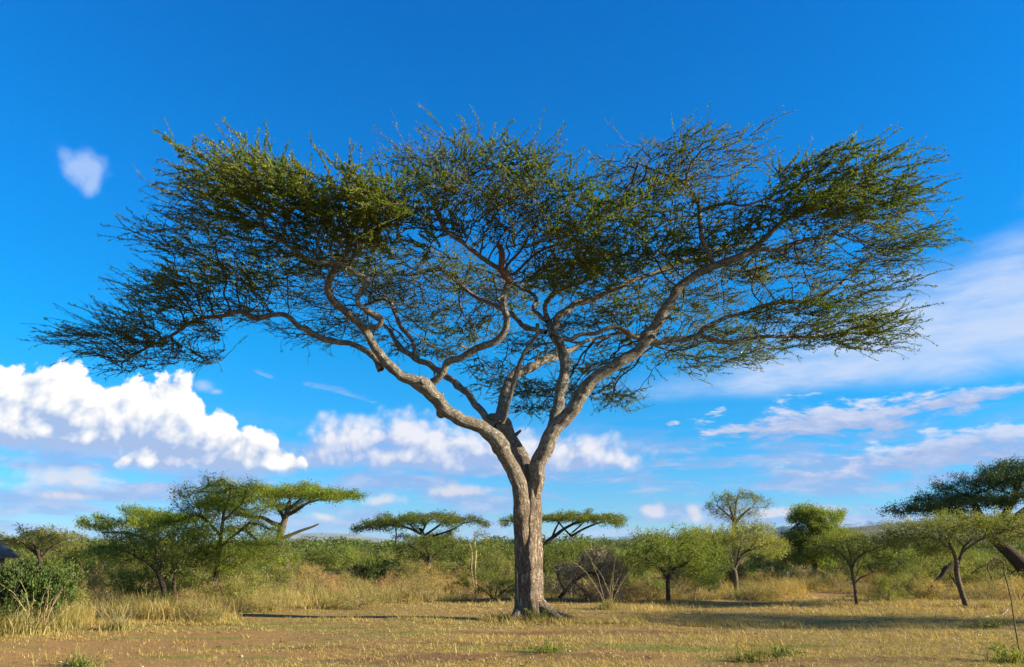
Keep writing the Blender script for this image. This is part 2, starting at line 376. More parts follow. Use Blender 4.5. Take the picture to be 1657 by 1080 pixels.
# ------------------------------------------------------------------ growth
def clumped(n, k, r, spread=.27):
    """n points in the unit ball gathered into k uneven clumps with gaps between them"""
    c = unit(r.normal(0, 1, (k, 3))) * (r.random((k, 1)) ** .45) * .85
    p = c[r.integers(0, k, n)] + r.normal(0, spread, (n, 3)) * [1, 1, .8]
    L = np.linalg.norm(p, axis=1, keepdims=True); return np.where(L > 1.08, p / L * 1.08, p)
def colonize(seeds, attract, step=0.22, kill=0.34, iters=160, seed=1, jitter=0.25, infl=9.0, grav=0.0):
    """space colonisation: seeds (n,3) existing limb nodes, attract (m,3). Returns node positions and parents (-1 for seeds)."""
    r = np.random.default_rng(seed)
    P = [seeds]; n = len(seeds); par = [np.full(n, -1)]
    A = attract.copy(); near = np.zeros(len(A), int); dist = np.full(len(A), 1e9)
    def upd(Q, off):
        nonlocal near, dist
        for i in range(0, len(Q), 400):
            d = np.linalg.norm(A[:, None] - Q[None, i:i + 400], axis=2); j = d.argmin(1); dm = d[np.arange(len(A)), j]
            b = dm < dist; near[b] = j[b] + off + i; dist[b] = dm[b]
    upd(seeds, 0); ALL = seeds
    dirs = {}
    for it in range(iters):
        keep = dist > kill; A, near, dist = A[keep], near[keep], dist[keep]
        if not len(A): break
        act = dist < infl
        ids, inv = np.unique(near[act], return_inverse=True)
        if not len(ids): break
        v = unit(A[act] - ALL[near[act]]); acc = np.zeros((len(ids), 3)); np.add.at(acc, inv, v)
        acc = unit(acc + 1e-6) + r.normal(0, jitter, acc.shape); acc[:, 2] += grav
        Q = ALL[ids] + unit(acc) * step
        off = len(ALL); before = dist.copy()
        ALL = np.vstack([ALL, Q]); par.append(ids)
        upd(Q, off)
        # attractors that no longer get closer are dropped
        stuck = (before - dist < 1e-4) & act & (r.random(len(A)) < 0.2)
        A, near, dist = A[~stuck], near[~stuck], dist[~stuck]
    return ALL, np.concatenate(par)

def pipe_radii(P, par, nseed, r0=0.006, e=2.35, rmax=0.09):
    w = np.zeros(len(P)); kids = np.zeros(len(P), int)
    for i in range(len(P) - 1, nseed - 1, -1):
        if kids[i] == 0: w[i] = r0 ** e
        w[par[i]] += w[i]; kids[par[i]] += 1
    return np.minimum(w ** (1 / e), rmax), kids
def chains(P, par, R, nseed):
    best = {}
    for i in range(nseed, len(P)):
        p = par[i]
        if p not in best or R[i] > R[best[p]]: best[p] = i
    out = []
    for i in range(nseed, len(P)):
        p = par[i]
        if p >= nseed and best[p] == i: continue
        c = [p, i]
        while c[-1] in best: c.append(best[c[-1]])
        out.append(c)
    return out
def wood_from(P, par, R, nseed, mb, seg=1.0, thin=1.0):
    for c in chains(P, par, R, nseed):
        Q = P[c].copy(); r = R[c].copy(); r[0] = min(r[1] * 1.15, max(r[0], r[1])); r[-1] *= 0.5
        if len(Q) > 3:
            Q[1:-1] = 0.25 * Q[:-2] + 0.5 * Q[1:-1] + 0.25 * Q[2:]
        n = 3 if r[1] < 0.010 else 4 if r[1] < 0.018 else 6 if r[1] < 0.05 else 9
        if len(Q) == 2: Q = np.vstack([Q[0], Q.mean(0), Q[1]]); r = np.array([r[0], r.mean(), r[1]])
        mb.add(*tube(Q, r * thin, n))

def batch_tubes(paths, radii, n=3):
    """paths (m,k,3), radii (m,k): thin straight-ish twigs all at once"""
    m, k, _ = paths.shape
    T = unit(np.gradient(paths, axis=1)); ref = np.where(np.abs(T[..., 2:3]) > 0.9, np.array([1.0, 0, 0]), np.array([0, 0, 1.0]))
    U = unit(np.cross(T, ref)); B = np.cross(T, U); th = np.arange(n) * 2 * math.pi / n
    V = paths[:, :, None] + radii[:, :, None, None] * (U[:, :, None] * np.cos(th)[None, None, :, None] + B[:, :, None] * np.sin(th)[None, None, :, None])
    base = (np.arange(m) * k * n)[:, None, None]; i = (np.arange(k - 1) * n)[None, :, None]; j = np.arange(n)[None, None]; jj = (j + 1) % n
    F = np.stack([base + i + j, base + i + jj, base + i + n + jj, base + i + n + j], -1).reshape(-1, 4)
    return V.reshape(-1, 3), F
def leaf_quads(Pos, Dir, L, Wd, r, flat=0.5):
    """small pointed leaflet clumps: quads at Pos along Dir"""
    n = len(Pos); D = unit(Dir)
    nrm = r.normal(0, 1, (n, 3)); nrm[:, 2] += flat * 3; S = unit(np.cross(D, nrm)); up = np.cross(S, D)
    a = Pos; b = Pos + D * (L * 0.55)[:, None] + S * (Wd * 0.5)[:, None] + up * (L * 0.06)[:, None]
    c = Pos + D * L[:, None]; d = Pos + D * (L * 0.5)[:, None] - S * (Wd * 0.5)[:, None] + up * (L * 0.06)[:, None]
    V = np.stack([a, b, c, d], 1).reshape(-1, 3); F = np.arange(4 * n).reshape(n, 4)
    return V, F

# ------------------------------------------------------------------ the great acacia
Y0 = 20.2
base_px = (858, 1003)
tree_base = at(*base_px, ground_y(1003)); tree_base[2] = 0
hero = thing('umbrella_acacia', 'tall spreading flat-topped acacia with a forked grey trunk standing alone on the open grass', 'tree', tuple(tree_base))
def limb_pts(pts, y0, y1, curve=1.0):
    n = len(pts); d = np.array([(p[0], p[1]) for p in pts], float)
    s = np.concatenate([[0], np.cumsum(np.linalg.norm(np.diff(d, axis=0), axis=1))]); s = (s / s[-1]) ** curve
    out = []
    for (px, py, w), t in zip(pts, s):
        p = at(px, py, Y0 + y0 + (y1 - y0) * t); out.append([*p, w / 2 * px_m(p)])
    return np.array(out)
LIMBS = {
 'trunk': ([(858,1012,62),(858,1003,56),(858,990,49),(857,970,45),(856,935,43.5),(855,900,43.5),(853,860,43.5),(853,820,43.5),(853,797,41),(853,778,34),(853,762,22),(853,752,10)], 0, 0),
 'A': ([(850,900,18),(847,855,22),(845,820,26),(841,795,29),(836,772,29),(819,740,27),(801,711,27),(774,688,25),(741,676,24),(717,661,27),(703,643,26),(690,628,25),(672,617,22),(653,610,18),(627,590,17),(608,564,16),(597,541,16),(583,525,15),(557,503,14),(538,484,13),(531,466,13),(541,442,11),(549,425,10),(560,412,9),(563,395,8),(559,372,7),(545,345,5),(530,322,4)], -0.08, -3.2),
 'B': ([(620,598,14),(608,580,13),(590,566,12),(570,557,11),(540,553,11),(515,546,11),(497,533,11),(484,527,10),(465,512,10),(439,510,9),(413,515,9),(388,506,8),(358,511,7),(324,516,6),(303,525,6),(281,542,5),(247,559,4),(222,572,3.5),(196,589,3)], -1.7, -0.4),
 'Z': ([(590,533,10),(602,530,10),(614,526,10),(618,517,10),(607,508,10),(592,502,10),(580,490,10),(580,478,10),(588,468,10),(597,457,10),(592,450,10),(576,444,10),(560,434,10),(546,427,10),(530,424,9),(512,423,8),(497,418,7),(478,406,6),(455,392,5),(430,378,4)], -2.3, -4.0),
 'C': ([(856,890,18),(859,850,24),(861,815,29),(858,780,30),(851,752,28),(837,726,26),(822,700,25),(810,682,24),(800,676,15),(790,676,13)], -0.05, 0.6),
 'C1': ([(805,690,16),(796,682,15),(781,668,14),(766,652,13),(756,637,13),(741,622,12),(722,609,12),(693,590,11),(667,577,10),(645,562,10),(636,547,8),(628,532,6),(612,518,5),(590,505,4)], 0.5, 4.0),
 'C1u': ([(674,580,8),(671,570,8),(668,553,8),(650,530,8),(640,507,7),(634,491,7),(620,484,6),(600,490,5),(582,498,4)], 2.6, 4.2),
 'D': ([(684,634,16),(697,621,15),(711,610,14),(719,598,13),(725,586,13),(747,577,14),(773,563,14),(800,552,13),(814,538,13),(819,519,12),(815,500,12),(813,482,11),(819,464,11),(828,455,11),(823,445,10),(812,438,10),(793,427,9),(770,410,9),(747,391,8),(727,377,7),(713,361,7),(705,340,6),(700,318,4)], -1.2, -3.0),
 'E': ([(884,540,10),(868,535,10),(850,528,9),(830,513,9),(800,494,9),(770,480,8),(747,463,7),(730,447,7),(713,438,6),(687,440,6),(650,446,5),(610,440,4),(580,420,3)], 0.9, 5.0),
 'C2': ([(809,690,20),(811,675,19),(813,655,18),(817,635,18),(825,614,17),(840,602,16),(858,596,15),(878,585,14),(895,575,13),(922,568,9),(947,553,7),(980,545,6),(1010,540,5),(1060,560,4),(1100,572,3)], 0.4, 6.0),
 'C3': ([(814,685,9),(820,668,9),(824,650,9),(831,621,8),(840,590,8),(849,569,7),(862,552,7),(870,538,7),(870,524,7)], 0.25, -0.4),
 'F': ([(893,700,22),(898,683,22),(902,665,22),(905,641,21),(909,619,20),(913,598,19),(912,580,18),(907,564,18),(897,546,18),(891,533,15),(886,519,11),(883,503,9),(884,490,8),(892,480,8),(904,472,7),(922,463,6),(940,458,6),(955,448,5),(970,442,4)], 0.05, 1.5),
 'F1': ([(897,545,14),(899,530,14),(903,514,14),(917,503,13),(931,492,12),(955,485,11),(975,476,10),(998,466,10),(1020,453,9),(1053,444,8),(1095,427,7),(1138,412,6),(1180,398,5),(1220,392,4)], 0.6, 3.2),
 'F2': ([(886,520,8),(872,508,8),(862,500,7),(866,490,7),(868,484,7),(858,474,6),(846,468,6),(836,462,6),(818,452,5),(790,440,4),(760,430,3)], 0.8, 4.0),
 'F4': ([(904,556,9),(911,547,9),(923,549,9),(940,542,8),(962,541,8),(980,533,8),(1000,531,9),(1027,545,10),(1053,554,11),(1078,551,11),(1104,548,11),(1129,543,10),(1142,530,9),(1172,516,8),(1206,506,7),(1240,496,7),(1265,489,7),(1307,489,6),(1333,476,6),(1358,461,5),(1384,436,5),(1402,421,4),(1425,405,3)], 0.6, 1.5),
 'H2': ([(1112,547,8),(1133,543,9),(1163,550,9),(1190,553,8),(1218,548,7),(1265,544,6),(1312,546,5),(1350,540,4),(1390,528,3)], 1.0, 2.0),
 'G': ([(856,890,16),(861,850,20),(866,812,24),(869,780,28),(871,757,29),(876,735,29),(888,710,29),(900,688,28),(914,674,27),(926,661,26),(942,638,25),(965,612,24),(1001,589,22),(1031,568,21),(1053,542,20),(1070,516,19),(1083,491,18),(1104,465,17),(1129,444,16),(1155,432,15),(1185,422,14),(1219,405,12),(1238,385,10),(1262,361,9),(1303,343,8),(1333,335,7),(1358,324,6),(1384,303,5),(1410,278,4)], 0.05, -2.0),
 'G2': ([(1215,407,8),(1231,404,8),(1256,404,8),(1278,397,8),(1307,389,7),(1346,380,6),(1371,364,6),(1397,359,5),(1427,365,4),(1455,372,3)], -1.4, 0.4),
 'G3': ([(1158,432,9),(1152,420,9),(1142,401,9),(1133,367,8),(1133,340,8),(1121,313,7),(1104,295,6),(1078,282,5),(1050,272,4),(1030,262,3)], -1.1, -2.4),
 'G4': ([(1133,342,6),(1155,333,6),(1180,329,5),(1206,333,5),(1240,322,4)], -2.0, -2.6),
 'G5': ([(1115,308,5),(1112,285,5),(1120,262,4),(1135,245,3)], -2.2, -2.5),
}
SIDES = {'trunk': 72, 'A': 36, 'C': 36, 'G': 36, 'F': 30, 'D': 24, 'C2': 24}
limb_nodes = []
def smooth_depth(k):
    pts, y0, y1 = LIMBS[k]; return limb_pts(pts, y0, y1)
off = tree_base
for k in LIMBS:
    P4 = smooth_depth(k)
    S = spline(P4, 0.035 if k == 'trunk' else 0.06)
    P, R = S[:, :3], S[:, 3]
    if k not in ('trunk',):                     # slight irregularity of the limb's own line
        t = np.arange(len(P))[:, None] * 0.06
        wob = np.stack([fbm(np.concatenate([t * 1.9 + i * 9.1, t * 0 + len(k), t * 0 + ord(k[0])], 1), 3, i) - 0.5 for i in range(3)], 1)
        P = P + wob * np.minimum(R * 1.25, 0.115)[:, None]; R = R * .87
        R = R * (0.94 + 0.25 * (fbm(np.concatenate([t * 1.1, t * 0 + 3.3, t * 0 + ord(k[0])], 1), 3, 5) - 0.35))
    n = SIDES.get(k, 14)
    if k == 'trunk':
        V, Fs, UV = tube(P, R, n, 0.10, 3)
        z = V[:, 2]; ang = np.arctan2(V[:, 1] - off[1], V[:, 0] - off[0])
        cx = np.interp(z, P[:, 2], P[:, 0]); cy = np.interp(z, P[:, 2], P[:, 1])
        lob = 0.45 + 0.55 * np.clip(np.cos(ang * 3 + 0.6), 0, 1) + 0.3 * np.cos(ang * 7 + 2)
        k_ = np.exp(-np.maximum(z, 0) / 0.22) * 0.30 * np.maximum(lob, 0) + 0.05 * np.cos(ang * 5 + z * 1.2) + 0.06 * np.cos(ang * 2 + 0.9 + z * .35) * np.clip(z - .4, 0, 1) - 0.13 * np.exp(-((np.mod(ang - 4.42 + .12 * np.sin(z * 1.6) + math.pi, 2 * math.pi) - math.pi) / .17) ** 2)
        V[:, 0] += (V[:, 0] - cx) * k_; V[:, 1] += (V[:, 1] - cy) * k_
        mb = MB(); mb.add(V - off, Fs, UV)
        obj('trunk', mb.mesh('trunk', M['bark']), hero)
    else:
        rk = np.random.default_rng(ord(k[0]) * 7 + len(k))
        for _ in range(max(2, len(P) // 22)):   # swellings where old side shoots were
            i0 = rk.integers(6, max(7, len(P) - 4)); R = R * (1 + rk.uniform(.08, .26) * np.exp(-((np.arange(len(P)) - i0) / rk.uniform(1.2, 3.2)) ** 2))
        V, Fs, UV = tube(P, R, n, 0.12, ord(k[0]) + len(k))
        mb = MB(); mb.add(V - off, Fs, UV)
        for _ in range(max(1, len(P) // 26)):   # short dead stubs
            i0 = rk.integers(len(P) // 4, len(P) - 2); d_ = unit(rk.normal(0, 1, 3) + [0, -.3, .3]); r0_ = R[i0] * rk.uniform(.25, .42); L_ = R[i0] + rk.uniform(.08, .35)
            q = np.array([[*P[i0], r0_ * 1.5], [*(P[i0] + d_ * R[i0] * .9), r0_], [*(P[i0] + d_ * L_ + rk.normal(0, .03, 3)), r0_ * .6]]); q = spline(q, .05); V, Fs, UV = tube(q[:, :3], q[:, 3], 8, .12, i0); mb.add(V - off, Fs, UV)
        if k == 'A':                            # knots and scars on the left stem
            for (px, py, w, dy) in ((714, 668, 15, -.18), (700, 632, 13, -.22), (655, 607, 10, -.1), (730, 668, 10, -.2)):
                c = at(px, py, Y0 - 0.7 + dy); r_ = w / 2 * px_m(c)
                q = spline(np.array([[*(c + [0, .25, .03]), r_], [*(c + [0, .05, 0]), r_ * 1.15], [*(c + [-.02, -.06, -.02]), r_ * .95], [*(c + [-.03, -.12, -.03]), r_ * .45]]), 0.03)
                V, Fs, UV = tube(q[:, :3], q[:, 3], 16, 0.14, px); mb.add(V - off, Fs, UV)
        obj('limb', mb.mesh('limb', M['bark']), hero)
        st = {'A': 640, 'G': 560, 'C': 9999, 'D': 560, 'C3': 9999, 'F': 520, 'C2': 560}.get(k)
        sel = P[::4]
        m_from = {'A': 0.55, 'B': .25, 'Z': .45, 'C': 9, 'C1': .5, 'C1u': .4, 'D': .55, 'E': .3, 'C2': .5, 'C3': 9, 'F': .75, 'F1': .35, 'F2': .5, 'F4': .25, 'H2': .35, 'G': .52, 'G2': .3, 'G3': .3, 'G4': .3, 'G5': .2}[k]
        if m_from < 1: limb_nodes.append(sel[int(len(sel) * m_from):])
# broken stub where a limb tore off, dead wood red-brown
q = []
for (px, py, w) in ((826, 458, 10), (818, 447, 11), (811, 436, 11), (812, 420, 10), (812, 407, 9), (807, 397, 8), (804, 391, 3)):
    c = at(px, py, Y0 - 2.55); q.append([*c, w / 2 * px_m(c)])
q = spline(np.array(q), .03); V, Fs, UV = tube(q[:, :3], q[:, 3], 14, 0.16, 77); mb = MB(); mb.add(V - off, Fs, UV)
tag(obj('broken_stub', mb.mesh('broken_stub', M['stub']), hero), 'torn red-brown stub of a broken limb')
# surface roots
for pts in ([(846,985,26),(838,996,20),(831,1003,15),(824,1008,9),(816,1012,5)], [(872,980,26),(886,990,20),(898,998,15),(908,1004,11),(918,1009,6)], [(868,985,22),(880,997,17),(890,1004,13),(897,1010,8)], [(876,985,18),(893,991,14),(912,996,10),(930,1001,6)]):
    q = []
    for i, (px, py, w) in enumerate(pts):
        c = at(px, py, Y0 - 0.1 - 0.12 * i); c[2] = max(c[2], -0.03); r_ = w / 2 * px_m(c); q.append([*c, r_])
    q = spline(np.array(q), .03); V, Fs, UV = tube(q[:, :3], q[:, 3], 16, 0.12, pts[0][0]); mb = MB(); mb.add(V - off, Fs, UV)
    obj('root', mb.mesh('root', M['bark']), hero)

# crown: pads (photo centre, half sizes in photo pixels, depth, half depth, points, leafiness)
PADS = [
 (395,285,90,62,16.4,1.8,230,1.25),(350,340,70,55,17.0,1.8,170,1.2),(460,320,100,70,16.0,2.0,300,1.45),(540,340,95,52,16.0,2.0,290,1.5),(620,325,75,40,16.5,1.8,190,1.35),(450,390,110,40,17.3,1.8,190,1.25),
 (720,265,70,42,16.8,1.7,160,1.1),(800,265,80,48,17.0,1.7,190,1.1),(690,320,80,45,17.0,1.8,170,1.2),(790,330,90,48,17.3,1.8,220,1.2),(870,320,80,55,17.4,1.8,210,1.15),(880,400,90,50,18.2,1.8,220,1.25),(950,365,75,50,17.8,1.9,200,1.15),(1010,380,80,45,18.6,1.8,170,1.1),(640,375,80,35,18.5,1.5,110,1.0),
 (1050,260,85,42,17.8,1.6,170,.75),(1140,250,85,45,18.0,1.6,170,.85),(1090,320,100,45,18.6,1.8,170,.85),(1180,345,80,45,18.8,1.8,170,1.1),(1120,390,90,35,20.0,1.8,130,1.0),
 (1265,325,70,40,18.0,1.7,160,1.1),(1350,280,85,42,17.8,1.7,190,1.15),(1430,270,60,34,18.2,1.5,110,.95),(1440,330,75,42,18.8,1.8,170,.8),(1340,350,80,40,19.0,1.8,140,.8),(1450,400,60,45,19.4,1.7,130,.55),(1380,420,80,42,20.0,1.7,130,.45),(1420,480,55,35,20.6,1.6,90,.5),(1380,535,85,30,21.0,1.8,200,1.0),(1300,515,75,34,20.8,1.6,130,.7),(1430,545,40,22,21.3,1.3,50,.55),
 (320,420,75,45,18.4,1.8,160,.9),(400,440,80,40,19.0,1.8,130,.6),(270,475,75,38,19.0,1.6,150,.7),(350,490,80,34,19.6,1.6,130,.6),(220,530,75,34,19.5,1.5,150,.6),(150,560,58,26,19.5,1.3,100,.55),(260,560,80,32,19.8,1.4,140,.4),(185,585,60,20,19.6,1.2,70,.4),(320,530,60,30,20.0,1.4,70,.4),
 (480,465,80,42,23.6,2.0,170,.7),(560,530,80,30,25.2,1.8,120,.55),(480,535,50,24,24.5,1.5,60,.45),(600,420,80,34,22.5,1.8,140,.8),(650,480,80,42,25.0,2.2,190,.7),(730,440,85,40,23.5,2.0,170,.8),(740,520,80,42,26.0,2.0,170,.6),(680,560,60,26,26.5,1.6,80,.5),(820,480,75,40,24.5,2.0,140,.7),(580,465,60,30,24.5,1.6,100,.8),
 (900,460,80,30,22.0,1.7,110,1.0),(985,430,80,32,21.5,1.7,120,1.05),(960,520,80,34,25.5,2.0,110,.6),(1040,490,75,38,24.5,2.0,120,.65),(1120,500,70,32,24.5,1.8,100,.6),(1060,560,90,28,26.5,1.8,110,.65),(1180,545,85,28,25.0,1.8,120,.65),(1240,575,50,20,25.0,1.4,60,.6),(1160,585,60,18,26.0,1.3,60,.55),(1240,440,70,30,22.0,1.7,90,.7),
 (860,560,70,36,26.5,1.8,90,.5),(830,625,75,34,27.5,1.8,100,.5),(930,630,80,34,27.8,1.8,110,.6),(1000,650,55,20,27.5,1.5,70,.7),(870,660,60,16,28.0,1.4,50,.5),(980,590,70,30,27.0,1.8,90,.55),(780,590,40,26,27.0,1.5,40,.45),
]
att, att_pad = [], []
r_ = np.random.default_rng(11)
for i, (px, py, hw, hh, Y, hd, n, lf) in enumerate(PADS):
    px = 858 + (px - 858) * .962; py = py + (14 if py < 420 else 3)
    c = at(px, py, Y); s = px_m(c); n = int(n * (1.9 if Y > 21 else 1.7))
    v = clumped(n, max(3, n // 38), r_, .24)
    rx, rz = hw * s, max(0.26, hh * s * .92 - 0.28 * hd)
    p = c + v * [rx, hd, rz]
    att.append(p); att_pad.append(np.full(n, i))
att = np.vstack(att); att_pad = np.concatenate(att_pad)
seeds = np.vstack(limb_nodes)
P, par = colonize(seeds, att, 0.155, 0.215, 230, 3, 0.42, 7.0, 0.0)
ns = len(seeds)
R, kids = pipe_radii(P, par, ns, 0.0075, 2.3, 0.075)
mb = MB(); wood_from(P - off, par, R, ns, mb)
obj('branches', mb.mesh('branches', M['twig']), hero)
# leafiness of every grown node from its nearest attractor's pad
lfv = np.array([p[7] for p in PADS]); node_lf = np.zeros(len(P))
for i in range(ns, len(P), 500):
    d = np.linalg.norm(P[i:i + 500, None] - att[None, ::2], axis=2); node_lf[i:i + 500] = np.where(d.min(1) < 1.0, lfv[att_pad[::2][d.argmin(1)]], 0.0)
g = np.arange(ns, len(P)); g = g[(R[g] < 0.02) & (node_lf[g] > 0)]
bd = unit(P[g] - P[par[g]]); tip = kids[g] == 0
cnt = np.where(tip, 3, (r_.random(len(g)) < 0.85).astype(int))
idx = np.repeat(np.arange(len(g)), cnt); m = len(idx)
ctr = at(858, 420, Y0 + 0.5)
o_ = P[g][idx] - ctr; o_[:, 2] = 0; o_ = o_ / 9.0; o_[:, 2] = 0.12
d0 = unit((bd[idx] * 0.5 + r_.normal(0, 0.40, (m, 3))) * [1, 1, 0.42] + o_ * 1.0)
Ltw = r_.uniform(0.30, 1.0, m) * np.where(tip[idx], 1.35, 0.75)
K = 6; path = np.zeros((m, K, 3)); path[:, 0] = P[g][idx]; d = d0
for k in range(1, K):
    d = unit(d + r_.normal(0, 0.22, (m, 3)) * [1, 1, .7] + np.array([0, 0, 0.02])); path[:, k] = path[:, k - 1] + d * (Ltw / (K - 1))[:, None]
rad = 0.0088 * np.linspace(1, 0.35, K)[None] * np.ones((m, 1))
V, Fq = batch_tubes(path - off, rad, 3)
mbt = MB(); mbt.add(V, Fq)
# short thorny spurs
ms = int(m * 1.3); ti = r_.integers(0, m, ms); tk = r_.integers(1, K - 1, ms); s0 = path[ti, tk]; sd = unit(path[ti, tk + 1] - s0 + r_.normal(0, .09, (ms, 3)))
pl = np.stack([s0, s0 + sd * r_.uniform(.06, .16, (ms, 1)), s0 + sd * r_.uniform(.16, .3, (ms, 1))], 1); V, Fq = batch_tubes(pl - off, 0.0045 * np.array([[1, .8, .3]]) * np.ones((ms, 1)), 3); mbt.add(V, Fq)
crown_leaf = MB()
lf = node_lf[g][idx]; nl = r_.poisson(44 * lf * (.35 + 1.3 * np.clip((fbm(path[:, 0] * .55, 3, 61) - .28) * 2.4, 0, 1))); li = np.repeat(np.arange(m), nl); q = len(li)
t = r_.random(q) ** 0.85 * (K - 1.001); k0 = t.astype(int); fr = (t - k0)[:, None]
pos = path[li, k0] * (1 - fr) + path[li, k0 + 1] * fr; td = unit(path[li, k0 + 1] - path[li, k0])
ld = td * 0.9 + r_.normal(0, 0.5, (q, 3)); V, Fq = leaf_quads(pos - off + r_.normal(0, .006, (q, 3)), ld, r_.uniform(.036, .080, q), r_.uniform(.018, .032, q), r_, 0.2)
crown_leaf.add(V, Fq)
nl = r_.poisson(7, ms); li = np.repeat(np.arange(ms), nl); keep = r_.random(len(li)) < node_lf[g][idx][ti[li]]; li = li[keep]; q = len(li)
fr = r_.random((q, 1)); pos = pl[li, 0] * (1 - fr) + pl[li, 2] * fr; V, Fq = leaf_quads(pos - off, sd[li] + r_.normal(0, .5, (q, 3)), r_.uniform(.03, .06, q), r_.uniform(.014, .024, q), r_, .2); crown_leaf.add(V, Fq)
cr = obj('crown', crown_leaf.mesh('crown', M['leaf'], False), hero)
tw = obj('twigs', mbt.mesh('twigs', M['twig']), cr)
HERO_STATS = ('hero nodes', len(P), 'twigs', m, 'leaves', crown_leaf.n // 4)

# ------------------------------------------------------------------ ground
def gh(x, y):
    x = np.asarray(x, float); y = np.asarray(y, float)
    return (fbm2(x, y, 0.22, 3, 5) - 0.5) * 0.26 * np.clip((60 - np.abs(y - 22)) / 30, 0, 1) * np.clip((np.hypot(x - tree_base[0], y - tree_base[1]) - 0.8) / 3, 0, 1)
def wpt(px, py): p = at(px, py, ground_y(py)); return float(p[0]), float(p[1])
DIRT = [(60, 1050, 3.2, 1.6), (210, 1045, 3.2, 1.2), (330, 1030, 2.2, 1.1), (120, 1075, 3.5, 1.6), (420, 1062, 1.6, .7), (700, 1066, 1.5, .6), (930, 1022, 2.6, .6), (850, 1062, 1.6, .6), (1000, 1060, 1.2, .5), (640, 1045, 1.3, .4), (1120, 1072, 1.2, .5), (1235, 1070, .8, .4),
        (1290, 958, 1.7, 4.0), (1225, 972, 2.2, 1.0), (1340, 951, 2.2, 2.0), (500, 978, 1.6, .8)]
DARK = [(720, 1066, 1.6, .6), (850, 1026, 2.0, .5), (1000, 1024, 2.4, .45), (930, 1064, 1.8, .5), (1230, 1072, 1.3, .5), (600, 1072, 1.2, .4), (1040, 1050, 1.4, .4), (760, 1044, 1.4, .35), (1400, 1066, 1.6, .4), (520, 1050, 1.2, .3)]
GREEN = [(455, 1011, 1.1, .3), (330, 1033, 1.2, .25), (425, 1066, .5, .25), (290, 1063, .9, .2), (140, 1078, .3, .2), (650, 1028, 1.2, .3), (880, 1056, .9, .3), (1160, 1067, .5, .25), (1250, 1055, .5, .3), (1100, 1050, 1.2, .5), (560, 1018, 2.0, .3), (1290, 1045, .8, .3), (1630, 1068, .6, .35), (1000, 1045, 1.2, .3), (380, 1048, .8, .25), (780, 1050, .7, .25), (40, 1050, .5, .2), (230, 1032, .8, .2)]
def mask_np(lst, x, y):
    r = np.zeros_like(x)
    for (px, py, a, b) in lst:
        cx, cy = wpt(px, py); r = np.maximum(r, np.clip(1.35 - np.hypot((x - cx) / a, (y - cy) / b), 0, 1))
    return r
def ground_mat(N):
    pos = N.new('ShaderNodeNewGeometry').outputs['Position']
    def mask(lst):
        E = None
        for (px, py, a, b) in lst:
            cx, cy = wpt(px, py)
            e = N.m('SUBTRACT', 1.35, N.v('LENGTH', N.v('MULTIPLY', N.v('SUBTRACT', pos, (cx, cy, 0)), (1 / a, 1 / b, 0))))
            E = e if E is None else N.m('MAXIMUM', E, e)
        return E
    n1 = N.noise(pos, 0.55, 5, 0.62); n2 = N.noise(pos, 3.2, 5, 0.65); n3 = N.noise(pos, 40, 4, 0.7); n4 = N.noise(pos, 0.05, 4, 0.6)
    straw = N.mix(N.step(n3, 0.3, 0.7), (0.135, 0.092, 0.036), (0.36, 0.255, 0.092))  # darkened to carry the shade between grass tufts in the colour
    straw = N.mix(N.step(n2, 0.45, 0.7), straw, (0.20, 0.16, 0.045))
    dirt = N.mix(N.step(n3, 0.3, 0.7), (0.16, 0.090, 0.034), (0.38, 0.235, 0.092))
    f = N.step(N.m('ADD', mask(DIRT), N.m('MULTIPLY', N.m('SUBTRACT', n2, 0.5), 1.6)), 0.15, 0.75)
    straw = N.mix(N.m('MULTIPLY', N.step(N.noise(N.v('MULTIPLY', pos, (0.6, 1.3, 1)), 1.1, 5, .7), 0.48, 0.66), 0.75), straw, (0.20, 0.125, 0.055))
    f = N.m('MAXIMUM', f, N.m('MULTIPLY', N.step(N.m('MULTIPLY_ADD', N.m('SUBTRACT', n2, .5), .5, n1), 0.52, 0.66), 0.7))
    col = N.mix(f, straw, dirt)
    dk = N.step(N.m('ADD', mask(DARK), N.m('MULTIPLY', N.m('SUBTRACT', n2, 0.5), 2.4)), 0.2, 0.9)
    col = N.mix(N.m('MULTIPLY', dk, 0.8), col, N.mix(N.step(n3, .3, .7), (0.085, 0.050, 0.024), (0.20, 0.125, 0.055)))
    gr = N.step(N.m('ADD', mask(GREEN), N.m('MULTIPLY', N.m('SUBTRACT', n2, 0.5), 2.2)), 0.3, 0.9)
    col = N.mix(N.m('MULTIPLY', gr, 0.75), col, (0.15, 0.17, 0.035))
    y = N.sep(pos)[1]
    far = N.mix(N.step(n4, 0.4, 0.65), (0.12, 0.13, 0.04), (0.24, 0.18, 0.075))
    col = N.mix(N.step(y, 60, 160), col, far)
    b = N.new('ShaderNodeBump'); b.inputs['Strength'].default_value = 0.8; b.inputs['Distance'].default_value = 0.05; N.put(b.inputs['Height'], N.m('ADD', N.m('MULTIPLY', n3, .4), n2))
    d = N.new('ShaderNodeBsdfPrincipled'); N.put(d.inputs['Base Color'], col); d.inputs['Roughness'].default_value = 0.95; d.inputs['Specular IOR Level'].default_value = 0.1
    N.L.new(b.outputs[0], d.inputs['Normal']); return d.outputs[0]
